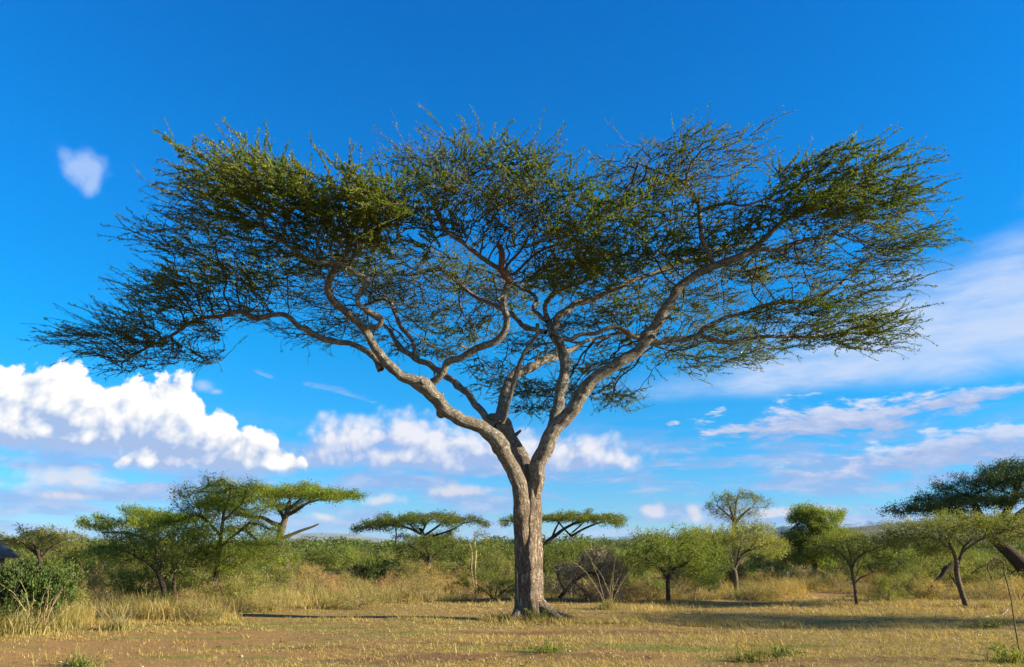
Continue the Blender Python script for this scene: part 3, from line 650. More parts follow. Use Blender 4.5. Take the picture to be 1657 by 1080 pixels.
def ground():
    u = np.linspace(-1, 1, 241); xs = np.sign(u) * (np.abs(u) * 32 + np.abs(u) ** 7 * 40000)
    v = np.linspace(0, 1, 261); ys = -30 + v * 110 + v ** 9 * 42000
    X, Y = np.meshgrid(xs, ys); Z = gh(X.ravel(), Y.ravel())
    V = np.stack([X.ravel(), Y.ravel(), Z], 1); nx = len(xs); i = np.arange(len(ys) - 1)[:, None] * nx; j = np.arange(nx - 1)
    F = np.stack([i + j, i + j + 1, i + nx + j + 1, i + nx + j], -1).reshape(-1, 4)
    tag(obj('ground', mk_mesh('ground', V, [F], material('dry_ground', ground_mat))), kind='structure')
ground()

# ------------------------------------------------------------------ grass
def blades(x, y, h, w, lean, r, seg=2, curl=0.5, z=None):
    n = len(x); a = r.uniform(0, 2 * math.pi, n); dirn = np.stack([np.cos(a), np.sin(a), np.zeros(n)], 1); side = np.stack([-np.sin(a + r.normal(0, .6, n)), np.cos(a), np.zeros(n)], 1)
    base = np.stack([x, y, (gh(x, y) if z is None else z) - 0.01], 1); pts = []
    for k in range(seg + 1):
        t = k / seg; c = base + dirn * (h * lean * (t * (1 - curl) + t * t * curl))[:, None] + np.array([0, 0, 1.0]) * (h * (t - 0.35 * curl * lean * t * t))[:, None]
        pts.append((c, w * (1 - t) ** 0.7))
    V, F3, F4 = [], None, None
    for k in range(seg): c, ww = pts[k]; V += [c - side * (ww / 2)[:, None], c + side * (ww / 2)[:, None]]
    V.append(pts[-1][0]); m = 2 * seg + 1; Vv = np.stack(V, 1).reshape(-1, 3); b = np.arange(n)[:, None] * m
    quads = [np.concatenate([b + 2 * k, b + 2 * k + 1, b + 2 * k + 3, b + 2 * k + 2], 1) for k in range(seg - 1)]
    tri = np.concatenate([b + 2 * seg - 2, b + 2 * seg - 1, b + 2 * seg], 1)
    return Vv, quads + [tri]
def scatter(n, y0, y1, r, power=1.0, spread=0.70):
    t = r.random(n); y = 1 / (1 / y0 + (1 / y1 - 1 / y0) * t ** power); x = r.uniform(-1, 1, n) * y * spread
    return x, y
rg = np.random.default_rng(21)
def short_grass():
    x, y = scatter(60000, 9.0, 42, rg, 1.0)
    a_ = rg.uniform(0, 6.28, 260); q_ = rg.uniform(.35, 1.15, 260); xb, yb = tree_base[0] + q_ * np.cos(a_), tree_base[1] + q_ * np.sin(a_)
    xs_, ys_ = rg.uniform(-9.5, 6.5, 2400), tree_base[1] - rg.uniform(.25, 1.5, 2400); ks = fbm2(xs_, ys_, .9, 3, 15) > .5
    x = np.concatenate([x, xb, xs_[ks]]); y = np.concatenate([y, yb, ys_[ks]]); tallr = np.concatenate([np.zeros(60000, bool), np.ones(260 + int(ks.sum()), bool)])
    nz = 0.5 * fbm2(x, y, 0.8, 4, 3) + 0.5 * fbm2(x, y * 1.6, 0.28, 3, 8); d = np.maximum(mask_np(DIRT, x, y), .75 * mask_np(DARK, x, y)); gm = mask_np(GREEN, x, y)
    keep = tallr | (rg.random(len(x)) < np.clip(1.1 - 1.05 * d - 4.5 * np.clip(nz - 0.545, 0, 1), 0.08, 1)); x, y, gm = x[keep], y[keep], gm[keep]
    nz2 = fbm2(x, y, 0.35, 3, 9); size = 0.55 + 1.3 * np.clip(nz2 - 0.3, 0, 1) + 0.9 * np.clip((x - 2) / 10, 0, 1) * np.clip(nz2, 0, 1)
    big = tallr[keep] | (rg.random(len(x)) < .06 * np.clip((nz[keep] - .40) * 8, .15, 1)); size = np.where(big, size * rg.uniform(1.7, 3.0, len(x)), size)
    k = 6; X = np.repeat(x, k) + rg.normal(0, .035, len(x) * k); Y = np.repeat(y, k) + rg.normal(0, .035, len(x) * k); S = np.repeat(size, k)
    h = rg.uniform(.025, .085, len(X)) * S; w = rg.uniform(.005, .0095, len(X)) * np.clip(Y / 14, 1, 2.2)
    green = rg.random(len(X)) < np.repeat(np.clip(gm * 1.1, 0, .92) + .28 * (nz2 < 0.46), k)
    for g_, name, mat in ((False, 'dry_grass', M['straw']), (True, 'green_grass', M['turf'])):
        m = green == g_; V, F = blades(X[m], Y[m], h[m] * (0.8 if g_ else 1), w[m], rg.uniform(.2, 1.3, m.sum()), rg, 2)
        mb = MB(); mb.add(V, F); tag(obj(name, mb.mesh(name, mat, False)), kind='stuff')
M['turf'] = leaf_mat('turf', (0.13, 0.20, 0.022), (0.23, 0.24, 0.04), (0.40, 0.32, 0.09), 0.35, 1.5)
short_grass()
def litter():
    r = np.random.default_rng(44); x, y = scatter(2600, 9.0, 36, r, 1.0); nz = fbm2(x, y, .6, 3, 12); k = nz > .47; x, y = x[k], y[k]; n = len(x)
    z = gh(x, y) + .012; L = r.uniform(.03, .16, n); V, F = leaf_quads(np.stack([x, y, z], 1), r.normal(0, 1, (n, 3)) * [1, 1, .12], L, np.minimum(L * .4, r.uniform(.006, .04, n)), r, 1.5)
    tag(obj('leaf_litter', mk_mesh('leaf_litter', V, [F], plain_mat('litter', (0.05, 0.032, 0.018), (0.17, 0.11, 0.055), 25), None, False)), kind='stuff')
litter()
LINE = np.array([(-300, 1034), (0, 1032), (120, 1026), (200, 1018), (215, 1004), (300, 1006), (420, 1000), (440, 992), (560, 986), (640, 978), (740, 974), (900, 976), (1000, 972), (1230, 968), (1270, 955), (1300, 950), (1345, 955), (1400, 966), (1500, 968), (1657, 968), (1900, 975)], float)
def line_y(px): return np.array([ground_y(v) for v in np.interp(px, LINE[:, 0], LINE[:, 1])])
def tall_grass(name, mat, n, hgt, zones, wd, seed, cl=1.2):
    r = np.random.default_rng(seed); Xs, Ys, Hs = [], [], []
    for (p0, p1, d0, d1, k, hs) in zones:
        px = r.uniform(p0, p1, int(n * k)); Y = line_y(px) + d0 + (d1 - d0) * r.random(len(px)) ** 1.5
        X = (px - W_PX / 2) / F_PX * Y * 1.045; nz = fbm2(X, Y, cl, 3, seed)
        keep = r.random(len(X)) < np.clip((nz - 0.47) * 6, 0, 1); Xs.append(X[keep]); Ys.append(Y[keep]); Hs.append(np.full(keep.sum(), hs) * (0.5 + nz[keep]))
    X, Y, H = np.concatenate(Xs), np.concatenate(Ys), np.concatenate(Hs); k = 9
    X = np.repeat(X, k) + r.normal(0, .09, len(X) * k); Y = np.repeat(Y, k) + r.normal(0, .09, len(Y) * k); H = np.repeat(H, k)
    V, F = blades(X, Y, H * hgt * r.uniform(.45, 1.15, len(X)), wd * r.uniform(.6, 1.3, len(X)) * np.clip(Y / 25, 1, 3), r.uniform(.15, .95, len(X)), r, 4, 0.8)
    mb = MB(); mb.add(V, F); tag(obj(name, mb.mesh(name, mat, False)), kind='stuff')
tall_grass('tall_dry_grass', M['straw'], 1400, .62, [(-120, 220, -.3, 5, .9, .9), (180, 420, -.2, 4, .9, .8), (400, 650, -.1, 9, .7, .62), (640, 900, 0, 10, .4, .6), (880, 1280, 0, 8, 1.0, .62), (1180, 1300, -.2, 5, .7, 1.0), (1340, 1760, .2, 14, 1.3, .85), (1280, 1460, 9, 16, .7, 1.1), (500, 840, 8, 26, .6, .8), (900, 1350, 5, 16, .6, .9), (1000, 1700, -6, 0, 1.0, .28)], .010, 31)
tall_grass('tall_green_grass', M['sage'], 900, .58, [(-120, 220, -.4, 4, 1.3, 1.0), (220, 420, -.3, 3, .9, .8), (430, 700, 0, 6, 1.0, .85), (640, 900, .2, 8, .6, .8), (1340, 1760, 1, 12, .8, .95), (950, 1250, .2, 5, .4, .7), (300, 900, 8, 30, .8, 1.0)], .010, 33)

# ------------------------------------------------------------------ trees and bushes of the scrub
def grow_plant(root, base, stems, pads, wood, leaf, seed, step=.25, kill=.34, r0=.008, per=10, spread=.12, lsize=(.08, .14), lw=.4, flat=.5, stem_sides=10, bare=0.3, trunkname='trunk', rthin=.03, spiky=0.0, twig=None, clump=30):
    """stems: rows of (x, y, z, r) in world metres; pads: (centre, rx, ry, rz, n)"""
    r = np.random.default_rng(seed); sd = []
    for i, S in enumerate(stems):
        S = spline(S, step * .6); n = stem_sides if i == 0 else max(5, stem_sides - 3)
        V, Fs, UV = tube(S[:, :3] - base, np.maximum(S[:, 3], .004), n, 0.08, seed + i)
        mb = MB(); mb.add(V, Fs, UV); obj(trunkname if i == 0 else 'limb', mb.mesh(trunkname, wood), root)
        k = int(len(S) * bare); sd.append(S[k::2, :3])
    att = np.vstack([np.asarray(c) + clumped(n, max(2, n // clump), r, .24) * [rx, ry, rz] for (c, rx, ry, rz, n) in pads])
    seeds = np.vstack(sd); P, par = colonize(seeds, att, step, kill, 120, seed, .3, 12.0)
    ns = len(seeds); R, kids = pipe_radii(P, par, ns, r0, 2.3, .12)
    mb = MB(); wood_from(P - base, par, R, ns, mb); obj('branches', mb.mesh('branches', twig or wood), root)
    g = np.arange(ns, len(P)); g = g[R[g] < rthin]
    li = np.repeat(g, r.poisson(per, len(g))); q = len(li)
    bd = unit(P[li] - P[par[li]])
    if spiky > 0:
        L = r.random((q, 1)) * spiky; sdv = unit(bd + r.normal(0, .5, (q, 3))); pos = P[li] + sdv * L + r.normal(0, spread * .4, (q, 3)); ld = sdv + r.normal(0, .35, (q, 3))
    else:
        pos = P[li] + r.normal(0, spread, (q, 3)) * [1, 1, 1 - .5 * flat]; ld = bd * .4 + r.normal(0, .6, (q, 3))
    L = r.uniform(*lsize, q); V, F = leaf_quads(pos - base, ld, L, L * lw, r, flat)
    obj('crown', mk_mesh('crown', V, [F], leaf, None, False), root)
    return root
def gpos(px, Y): p = at(px, 900, Y); p[2] = float(gh(p[:1], p[1:2])[0]); return p
def tree_px(name, label, Y, base_px, stems, pads, wood, leaf, seed, group=None, cat='tree', dn=1.0, **kw):
    """a tree traced at its own distance Y: stems of (px, py, width[, dy]), pads of (px, py, half width, half height, dy, half depth, n)"""
    base = gpos(base_px, Y); root = thing(name, label, cat, tuple(base), group); st = []
    for S in stems:
        rows = []
        for i, p in enumerate(S):
            c = at(p[0], p[1], Y + (p[3] if len(p) > 3 else 0)); rows.append([*c, p[2] / 2 * px_m(c)])
        st.append(np.array(rows))
    st[0][0, 2] = base[2] - .08
    pd = []
    for (px, py, hw, hh, dy, hd, n) in pads:
        c = at(px, py, Y + dy); s = px_m(c); pd.append((c, hw * s, hd, max(.12, hh * s - .05 * hd), int(n * dn)))
    return grow_plant(root, base, st, pd, wood, leaf, seed, **kw)

# umbrella trees of the middle distance
tree_px('umbrella_tree', 'flat-topped umbrella tree with a broad dome of even green, left of the great trunk', 62, 690,
  [[(690,900,5.8),(688,880,5.8),(686,868,5.8),(680,855,5.0)], [(686,868,4.3),(700,858,3.6),(718,846,2.9),(735,838,2.2)], [(684,866,4.3),(664,856,3.6),(640,850,2.9),(615,852,2.2)], [(683,862,3.6),(690,848,2.9),(700,838,2.2)], [(640,880,2.2),(641,865,2.2),(640,852,2.2)], [(700,868,3.6),(730,858,2.9),(752,845,2.2)], [(676,862,3.6),(662,848,2.2),(650,840,1.4)]],
  [(620,850,48,10,0,3,90),(660,840,50,11,0,4,130),(700,836,52,11,0,4,140),(745,842,45,9,0,3,90),(640,844,50,9,3,3,90),(710,846,40,8,-3,3,80),(590,857,22,6,0,2,30),(775,849,18,5,0,2,25),(700,872,50,7,5,2,40)],
  M['darkwood'], M['green'], 41, dn=1.62, clump=48, step=0.361, kill=0.504, r0=.018, per=69, spread=0.187, lsize=(0.087, 0.161), flat=.7, bare=.45, rthin=.06)
tree_px('umbrella_tree', 'thin flat umbrella tree with a bare fan of dark branches, standing behind the great trunk', 58, 862,
  [[(868,905,6.5),(880,885,6.5),(900,866,5.8),(920,852,4.3),(945,843,2.9),(970,838,2.2)], [(884,882,5.0),(862,868,4.3),(845,852,3.6),(825,843,2.2),(812,842,1.4)], [(893,872,4.3),(898,858,3.6),(905,845,2.2)], [(908,860,3.6),(930,846,2.9),(955,838,2.2)], [(924,868,3.6),(912,855,2.9),(902,843,2.2)], [(924,868,4.3),(945,856,3.6),(970,846,2.9),(995,842,2.2)], [(926,862,2.9),(940,850,2.2),(948,842,1.4)]],
  [(830,842,34,6,0,3,60),(880,836,45,8,0,4,120),(930,835,48,8,0,4,140),(975,838,42,7,0,3,100),(1006,845,26,6,0,2.4,70),(900,838,60,6,3,3,90),(950,840,50,6,-3,3,80),(812,845,14,4,0,2,20),(990,853,10,8,0,1.5,10)],
  M['darkwood'], M['green'], 42, dn=1.76, clump=48, step=0.344, kill=0.462, r0=.017, per=73, spread=0.158, lsize=(0.081, 0.149), flat=.8, bare=.45, rthin=.05)
tree_px('umbrella_tree', 'tall umbrella tree with bright yellow-green top, mossy leaning trunk and a broken side limb', 44, 462,
  [[(468,940,17),(462,915,15),(455,890,13),(453,870,13),(458,850,11),(462,838,9),(466,822,7),(470,808,5)], [(457,852,8),(440,846,7),(425,838,6),(400,836,5),(370,830,3)], [(463,835,7),(480,826,6),(497,815,4),(520,808,3)], [(455,872,6),(470,866,5.5),(490,858,4.5),(505,853,3.6),(516,848,2.6)], [(460,842,6),(452,825,5),(440,812,4)], [(464,828,6),(478,815,4),(490,805,3)]],
  [(400,800,60,16,0,4,170),(460,795,65,15,0,4,200),(520,795,58,13,0,4,170),(565,802,32,9,0,3,70),(440,790,70,11,3,3,120),(500,803,50,10,-3,3,90),(370,815,50,16,0,3,110),(470,820,40,10,0,3,25),(400,862,36,10,-2,2,40)],
  M['wood'], M['bright'], 43, dn=1.69, clump=48, step=0.292, kill=0.386, r0=.014, per=78, spread=0.144, lsize=(0.068, 0.124), flat=.6, bare=.5, rthin=.05)
tree_px('umbrella_tree', 'low-spreading umbrella tree with a drooping outer shelf above the dark thorn tree', 40, 262,
  [[(262,950,11),(258,910,10),(252,880,8),(245,860,6),(240,845,4)], [(254,885,6),(225,868,5),(195,862,4),(165,862,3)], [(250,870,5),(270,852,4),(290,842,3)], [(247,862,4),(225,848,3),(205,842,2)]],
  [(200,845,50,12,0,3,140),(245,832,55,12,0,3,170),(290,836,48,12,0,3,150),(150,850,28,8,0,2,60),(260,845,50,14,2,3,110),(230,858,40,8,-2,2,60)],
  M['darkwood'], M['bright'], 44, dn=1.62, clump=48, step=0.258, kill=0.353, r0=.012, per=69, spread=0.130, lsize=(0.062, 0.112), flat=.6, bare=.4, rthin=.045)
tree_px('umbrella_tree', 'pale dry-green flat-topped tree rising behind the thicket beside the dark roof', 32, 60,
  [[(70,950,9),(66,915,8),(60,890,6),(52,875,4)], [(64,905,5),(85,885,4),(105,872,3)], [(63,900,5),(40,880,4),(22,870,3)]],
  [(30,868,50,12,0,2,130),(80,864,52,12,0,2,150),(110,874,30,9,0,2,60),(60,885,60,14,1,2,90),(-30,875,40,12,0,2,70)],
  M['wood'], M['olive'], 45, dn=1.62, clump=48, step=0.215, kill=0.286, r0=.010, per=55, spread=0.101, lsize=(0.050, 0.093), flat=.5, bare=.4, rthin=.04)
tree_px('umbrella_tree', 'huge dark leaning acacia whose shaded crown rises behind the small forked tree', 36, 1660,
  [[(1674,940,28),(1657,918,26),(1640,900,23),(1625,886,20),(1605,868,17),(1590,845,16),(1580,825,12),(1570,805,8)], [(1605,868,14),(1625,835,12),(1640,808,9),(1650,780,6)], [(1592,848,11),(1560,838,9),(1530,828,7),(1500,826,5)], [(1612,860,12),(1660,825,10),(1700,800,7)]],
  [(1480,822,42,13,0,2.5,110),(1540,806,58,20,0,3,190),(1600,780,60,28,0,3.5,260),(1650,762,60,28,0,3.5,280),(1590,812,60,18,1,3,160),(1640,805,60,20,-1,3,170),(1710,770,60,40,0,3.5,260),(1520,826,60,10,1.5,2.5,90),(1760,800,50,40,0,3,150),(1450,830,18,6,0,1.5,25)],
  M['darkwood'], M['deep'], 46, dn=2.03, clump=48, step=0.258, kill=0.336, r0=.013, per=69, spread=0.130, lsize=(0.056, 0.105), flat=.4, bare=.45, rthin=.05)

# smaller trees at the edge of the clearing
tree_px('thorn_tree', 'dark thorn tree with stiff layered sprays spreading to the left above shade', 23.5, 268,
  [[(268,985,10),(266,958,9),(261,940,9),(254,925,7),(240,912,5),(222,902,3)], [(262,942,7),(278,925,6),(283,912,5),(300,895,3)], [(258,930,5),(262,905,4),(258,885,3)], [(288,985,7),(282,955,6),(283,930,5),(290,905,4)]],
  [(205,890,58,20,0,1.2,150),(250,878,62,25,0,1.4,210),(290,890,58,28,0,1.4,210),(240,905,62,17,.5,1.2,130),(220,862,52,17,.4,1.2,110),(285,865,48,20,0,1.2,120),(330,905,40,25,.3,1.2,110),(165,893,22,12,0,.8,36),(260,930,50,25,.4,1,60)],
  M['darkwood'], M['green'], 51, dn=1.76, step=0.138, kill=0.185, r0=.007, per=36, spread=.05, lsize=(0.037, 0.068), lw=.42, flat=.4, spiky=.28, rthin=.024)
tree_px('thorn_tree', 'tall feathery thorn tree with bare twigs poking out of its crown', 24.5, 345,
  [[(345,978,9),(347,950,8),(351,920,8),(354,890,7),(358,865,6),(361,840,5),(364,815,3)], [(354,888,5),(372,872,4),(390,858,4),(405,845,3)], [(357,868,5),(340,848,4),(325,835,3)], [(360,845,4),(378,828,3),(392,815,2)], [(360,838,4),(372,800,3),(368,782,2),(356,773,1.2)]],
  [(345,800,52,22,0,1.4,180),(385,795,48,21,0,1.4,170),(320,825,48,25,0,1.4,180),(370,825,62,25,.4,1.5,200),(410,820,30,25,.3,1.2,90),(340,850,55,22,-.3,1.3,150),(310,870,45,20,0,1.2,110),(400,880,52,15,-.4,1,110),(375,900,55,25,.3,1.2,120),(355,782,40,15,0,1.2,30),(430,905,40,28,.4,1,80),(300,845,40,18,.5,1.2,120),(420,855,44,14,.5,1.2,110),(330,892,60,16,.5,1.2,120)],
  M['darkwood'], M['bright'], 52, dn=1.69, step=0.138, kill=0.193, r0=.007, per=36, spread=.06, lsize=(0.037, 0.068), lw=.4, flat=.4, spiky=.26, rthin=.024)
tree_px('thorn_tree', 'small layered thorn tree half hiding the foot of the mossy umbrella tree', 36, 440,
  [[(428,950,6),(432,925,6),(438,905,5),(445,890,3)], [(434,918,4),(452,900,3),(470,890,2)]],
  [(410,885,36,13,0,1.2,90),(455,880,42,15,0,1.2,110),(475,876,26,11,0,1,50),(435,898,45,15,0,1.2,90)],
  M['wood'], M['green'], 53, dn=1.62, step=0.189, kill=0.252, r0=.009, per=41, spread=.1, lsize=(0.050, 0.087), rthin=.03, spiky=.2)
tree_px('thorn_tree', 'rounded thorn tree with a short pale trunk below the domed umbrella tree', 42, 697,
  [[(693,925,8),(694,912,7),(696,900,6),(690,888,4)], [(695,908,5),(712,892,4),(725,882,3)], [(695,905,5),(675,890,4),(660,882,3)]],
  [(690,882,48,18,0,1.6,180),(665,890,36,16,0,1.4,110),(722,888,32,17,0,1.4,110),(695,895,50,15,.6,1.4,110)],
  M['wood'], M['green'], 54, dn=1.62, step=0.206, kill=0.269, r0=.009, per=46, spread=.12, lsize=(0.050, 0.093), rthin=.03, spiky=.2)
tree_px('slender_tree', 'slender sparse tree on two thin pale stems beside the great trunk', 33, 768,
  [[(771,946,2.6),(769,920,2.4),(770,895,2.1),(768,875,1.8),(769,862,1.2)], [(766,946,2.2),(763,920,2.0),(764,895,1.8),(759,878,1.2)]],
  [(768,866,24,13,0,.8,50),(745,876,26,11,0,.8,50),(780,882,30,12,0,.8,50),(760,890,34,12,0,.9,50)],
  M['palewood'], M['olive'], 55, dn=1.49, step=0.172, kill=0.235, r0=.008, per=32, spread=.1, lsize=(0.043, 0.074), rthin=.03, spiky=.2, bare=.6, twig=M['wood'])
tree_px('thorn_tree', 'small dark-trunked thorn tree with drooping green crown right of the dead brush', 26, 1081,
  [[(1081,972,8),(1081,955,7.5),(1081,940,7),(1085,928,6),(1095,918,4)], [(1081,938,6),(1074,926,5),(1060,914,4),(1045,905,3)], [(1083,932,5),(1085,910,4),(1082,890,3)]],
  [(1070,885,52,22,0,1.4,180),(1120,890,50,25,0,1.4,180),(1040,905,40,20,0,1.2,110),(1100,912,58,20,.3,1.3,150),(1145,915,36,30,.2,1.2,130),(1090,868,60,17,.5,1.3,120),(1140,940,26,20,.2,1,60)],
  M['darkwood'], M['green'], 56, dn=1.69, step=0.146, kill=0.202, r0=.008, per=41, spread=.07, lsize=(0.043, 0.074), lw=.4, spiky=.24, rthin=.026)
tree_px('thorn_tree', 'spreading pale-green thorn tree with a dark slanting trunk, below the tall open tree', 32, 1190,
  [[(1191,945,8),(1190,930,7.5),(1186,920,7),(1176,908,6),(1166,897,5),(1160,888,3)], [(1188,924,6),(1196,905,5),(1208,893,4),(1225,886,3)], [(1193,915,5),(1196,893,4),(1200,880,3)]],
  [(1150,868,46,21,0,1.6,180),(1195,860,50,20,0,1.6,200),(1235,874,34,22,0,1.5,140),(1170,880,58,15,.6,1.4,120),(1130,882,34,17,.3,1.3,110),(1250,895,26,20,.3,1.2,80)],
  M['wood'], M['olive'], 57, dn=1.69, step=0.172, kill=0.235, r0=.009, per=46, spread=.09, lsize=(0.050, 0.081), lw=.4, spiky=.26, rthin=.03)
tree_px('open_crowned_tree', 'tall airy tree with an open see-through crown standing above the scrub', 46, 1190,
  [[(1186,900,8),(1187,870,7),(1188,850,6),(1186,835,5),(1180,820,3)], [(1188,850,5),(1200,835,4),(1215,822,3)], [(1188,845,4),(1190,825,3),(1192,808,2)], [(1187,842,4),(1172,828,3),(1160,818,2)]],
  [(1175,806,28,20,0,1.4,150),(1205,806,32,17,0,1.4,150),(1232,812,20,12,0,1.2,60),(1190,824,42,20,0,1.4,170),(1165,820,20,15,0,1.2,40),(1190,850,30,12,0,1.2,24)],
  M['wood'], M['olive'], 58, dn=1.49, step=0.206, kill=0.277, r0=.010, per=36, spread=.12, lsize=(0.050, 0.093), spiky=.3, rthin=.035)
tree_px('bushy_tree', 'dense dark-green tree leafy to the ground with a bright sunlit top', 46, 1320,
  [[(1318,930,9),(1318,900,8),(1316,875,7),(1314,850,5),(1312,835,3)], [(1318,890,6),(1340,868,5),(1352,850,3)], [(1317,885,6),(1300,870,5),(1292,855,3)]],
  [(1310,840,36,25,0,1.6,220),(1325,838,30,21,0,1.5,150),(1298,865,26,28,0,1.5,170),(1330,868,34,30,0,1.7,220),(1315,895,34,28,0,1.6,220),(1350,840,16,20,0,1,40),(1340,900,26,25,0,1.4,130),(1300,900,20,22,0,1.3,100),(1280,838,14,13,0,.8,30),(1362,830,10,15,0,.7,22),(1305,822,16,9,0,.7,30)],
  M['darkwood'], M['green'], 59, dn=1.76, step=0.189, kill=0.252, r0=.009, per=69, spread=.13, lsize=(0.062, 0.105), lw=.55, rthin=.035, flat=.3)
tree_px('thorn_tree', 'slim-trunked young thorn tree with light green layered crown at the sandy track', 25.5, 1384,
  [[(1386,975,6),(1384,955,5.5),(1380,935,5),(1377,918,4.5),(1365,900,3.5),(1352,890,2.5)], [(1378,922,4),(1386,905,3.5),(1402,893,2.5)], [(1377,917,4),(1376,898,3),(1370,880,2)], [(1383,945,3),(1392,935,2.4),(1408,930,1.5)]],
  [(1350,880,44,17,0,1.2,140),(1390,872,48,17,0,1.2,160),(1425,880,28,17,0,1.1,80),(1370,893,50,13,.3,1.1,110),(1335,895,28,12,0,1,50),(1410,897,34,13,0,1,60)],
  M['wood'], M['green'], 60, dn=1.62, step=0.138, kill=0.193, r0=.007, per=36, spread=.06, lsize=(0.037, 0.068), lw=.4, spiky=.26, rthin=.022)
tree_px('thorn_tree', 'leaning fork-trunked thorn tree with a wide pale crown beside the hooked rod', 24.5, 1562,
  [[(1565,980,10),(1558,965,9),(1552,945,8.5),(1548,925,8),(1548,910,7),(1543,895,5),(1536,880,4)], [(1549,915,6),(1556,898,5),(1560,885,4),(1575,872,3)], [(1540,890,4),(1520,876,3),(1500,868,2)], [(1558,892,4),(1590,872,3),(1620,862,2)]],
  [(1490,858,52,22,0,1.4,180),(1540,846,56,22,0,1.5,220),(1595,846,56,22,0,1.5,220),(1640,850,46,22,0,1.4,180),(1520,872,56,16,.3,1.3,130),(1580,870,50,15,.3,1.3,120),(1460,872,30,15,0,1.1,60),(1690,860,40,22,0,1.4,120),(1630,872,40,13,-.4,1.2,80),(1500,890,40,13,.5,1.1,50)],
  M['wood'], M['olive'], 61, dn=1.76, step=0.146, kill=0.202, r0=.008, per=43, spread=.07, lsize=(0.043, 0.074), lw=.4, spiky=.28, rthin=.026)
# trees of the same clearing, beyond its right side: they throw the long shadows across the grass
for sx, sy, hh_, sd_ in ((22.0, 17.2, 6.2, 71), (27.5, 16.4, 8.6, 72), (12.4, 10.1, 3.0, 73)):
    b = np.array([sx, sy, 0.0]); rt = thing('thorn_tree', {71: 'broad thorn tree shading the grass beside the clearing', 72: 'taller thorn tree further along beside the clearing', 73: 'low thorn tree close beside the viewer'}[sd_], 'tree', tuple(b))
    k = hh_ / 5
    grow_plant(rt, b, [np.array([[sx, sy, 0, .13], [sx + .1, sy, hh_ * .3, .11], [sx - .2, sy + .1, hh_ * .6, .07], [sx - .5, sy, hh_ * .8, .04]]), np.array([[sx + .1, sy, hh_ * .35, .07], [sx + .9 * k, sy + .3, hh_ * .65, .05], [sx + 1.5 * k, sy, hh_ * .82, .03]])],
      [(b + [-.9 * k, 0, hh_ * .8], 1.9 * k, 1.5 * k, .6 * k, 200), (b + [1.0 * k, .3, hh_ * .85], 1.9 * k, 1.5 * k, .6 * k, 200), (b + [0, 0, hh_ * .65], 2.2 * k, 1.5 * k, .5 * k, 160)], M['wood'], M['green'], sd_, step=.2, kill=.28, r0=.008, per=12, spread=.1, lsize=(.07, .13), spiky=.25)

# bushes: a few grown shapes, copied
def bush_proto(name, seed, wood, leaf, lobes, nst, per, lsize, lw, spiky, spread, flat, step=.10, kill=.135, sphere=1.0, low=.12):
    r = np.random.default_rng(seed); root = thing(name, 'x', 'bush'); st, pads = [], []
    for i in range(nst):
        a = i * 2 * math.pi / nst + r.uniform(-.4, .4); q = r.uniform(.35, .7)
        k_ = .45 if name == 'dry_bush' else 1.0; st.append(np.array([[.05 * math.cos(a), .05 * math.sin(a), -.03, .028 * k_], [.14 * math.cos(a), .14 * math.sin(a), .16, .022 * k_], [q * .6 * math.cos(a), q * .6 * math.sin(a), .36, .014 * k_], [q * math.cos(a), q * math.sin(a), .55, .008 * k_]]))
    for i in range(lobes):
        a = r.uniform(0, 2 * math.pi); d = r.uniform(0, .72) ** .8; z = r.uniform(low, .88) * (1 - .45 * d * sphere); s = r.uniform(.20, .36)
        pads.append((np.array([d * math.cos(a), d * math.sin(a), max(z, low)]), s * 1.15, s * 1.15, s * .62, 46))
    pads.append((np.array([0, 0, .40]), .42, .42, .24, 60))
    grow_plant(root, np.zeros(3), st, pads, wood, leaf, seed, step=step, kill=kill, r0=.0042, per=per, spread=spread, lsize=lsize, lw=lw, flat=flat, stem_sides=6, bare=.3, trunkname='stem', rthin=.02, spiky=spiky)
    return root
M['drystem'] = plain_mat('dry_stem', (0.16, 0.11, 0.06), (0.28, 0.20, 0.11), 5)
PROTO = {
 'green': [bush_proto('thorn_bush', 101, M['wood'], M['green'], 15, 5, 36, (0.034, 0.060), .4, .16, .04, .4), bush_proto('thorn_bush', 102, M['wood'], M['green'], 12, 4, 36, (0.034, 0.060), .4, .16, .04, .5, low=.3)],
 'olive': [bush_proto('thorn_bush', 103, M['wood'], M['olive'], 15, 5, 36, (0.034, 0.060), .38, .18, .04, .4), bush_proto('thorn_bush', 104, M['wood'], M['olive'], 12, 4, 33, (0.034, 0.060), .38, .18, .04, .5, low=.32)],
 'dark': [bush_proto('leafy_bush', 105, M['darkwood'], M['dark'], 17, 6, 40, (0.038, 0.068), .55, .10, .05, .2)],
 'dry': [bush_proto('dry_bush', 106, M['drystem'], M['dry'], 14, 9, 33, (0.038, 0.075), .16, .26, .03, .1, low=.10), bush_proto('dry_bush', 107, M['drystem'], M['sage'], 14, 9, 36, (0.038, 0.075), .18, .26, .03, .1, low=.10)],
 'rust': [bush_proto('dry_bush', 108, M['drystem'], M['rust'], 13, 9, 31, (0.038, 0.068), .16, .24, .03, .1, low=.10)],
 'flat': [bush_proto('flat_bush', 109, M['wood'], M['green'], 12, 4, 38, (0.038, 0.064), .4, .14, .05, .7, low=.55, sphere=.3)],
}
_used = set(); rb = np.random.default_rng(5)
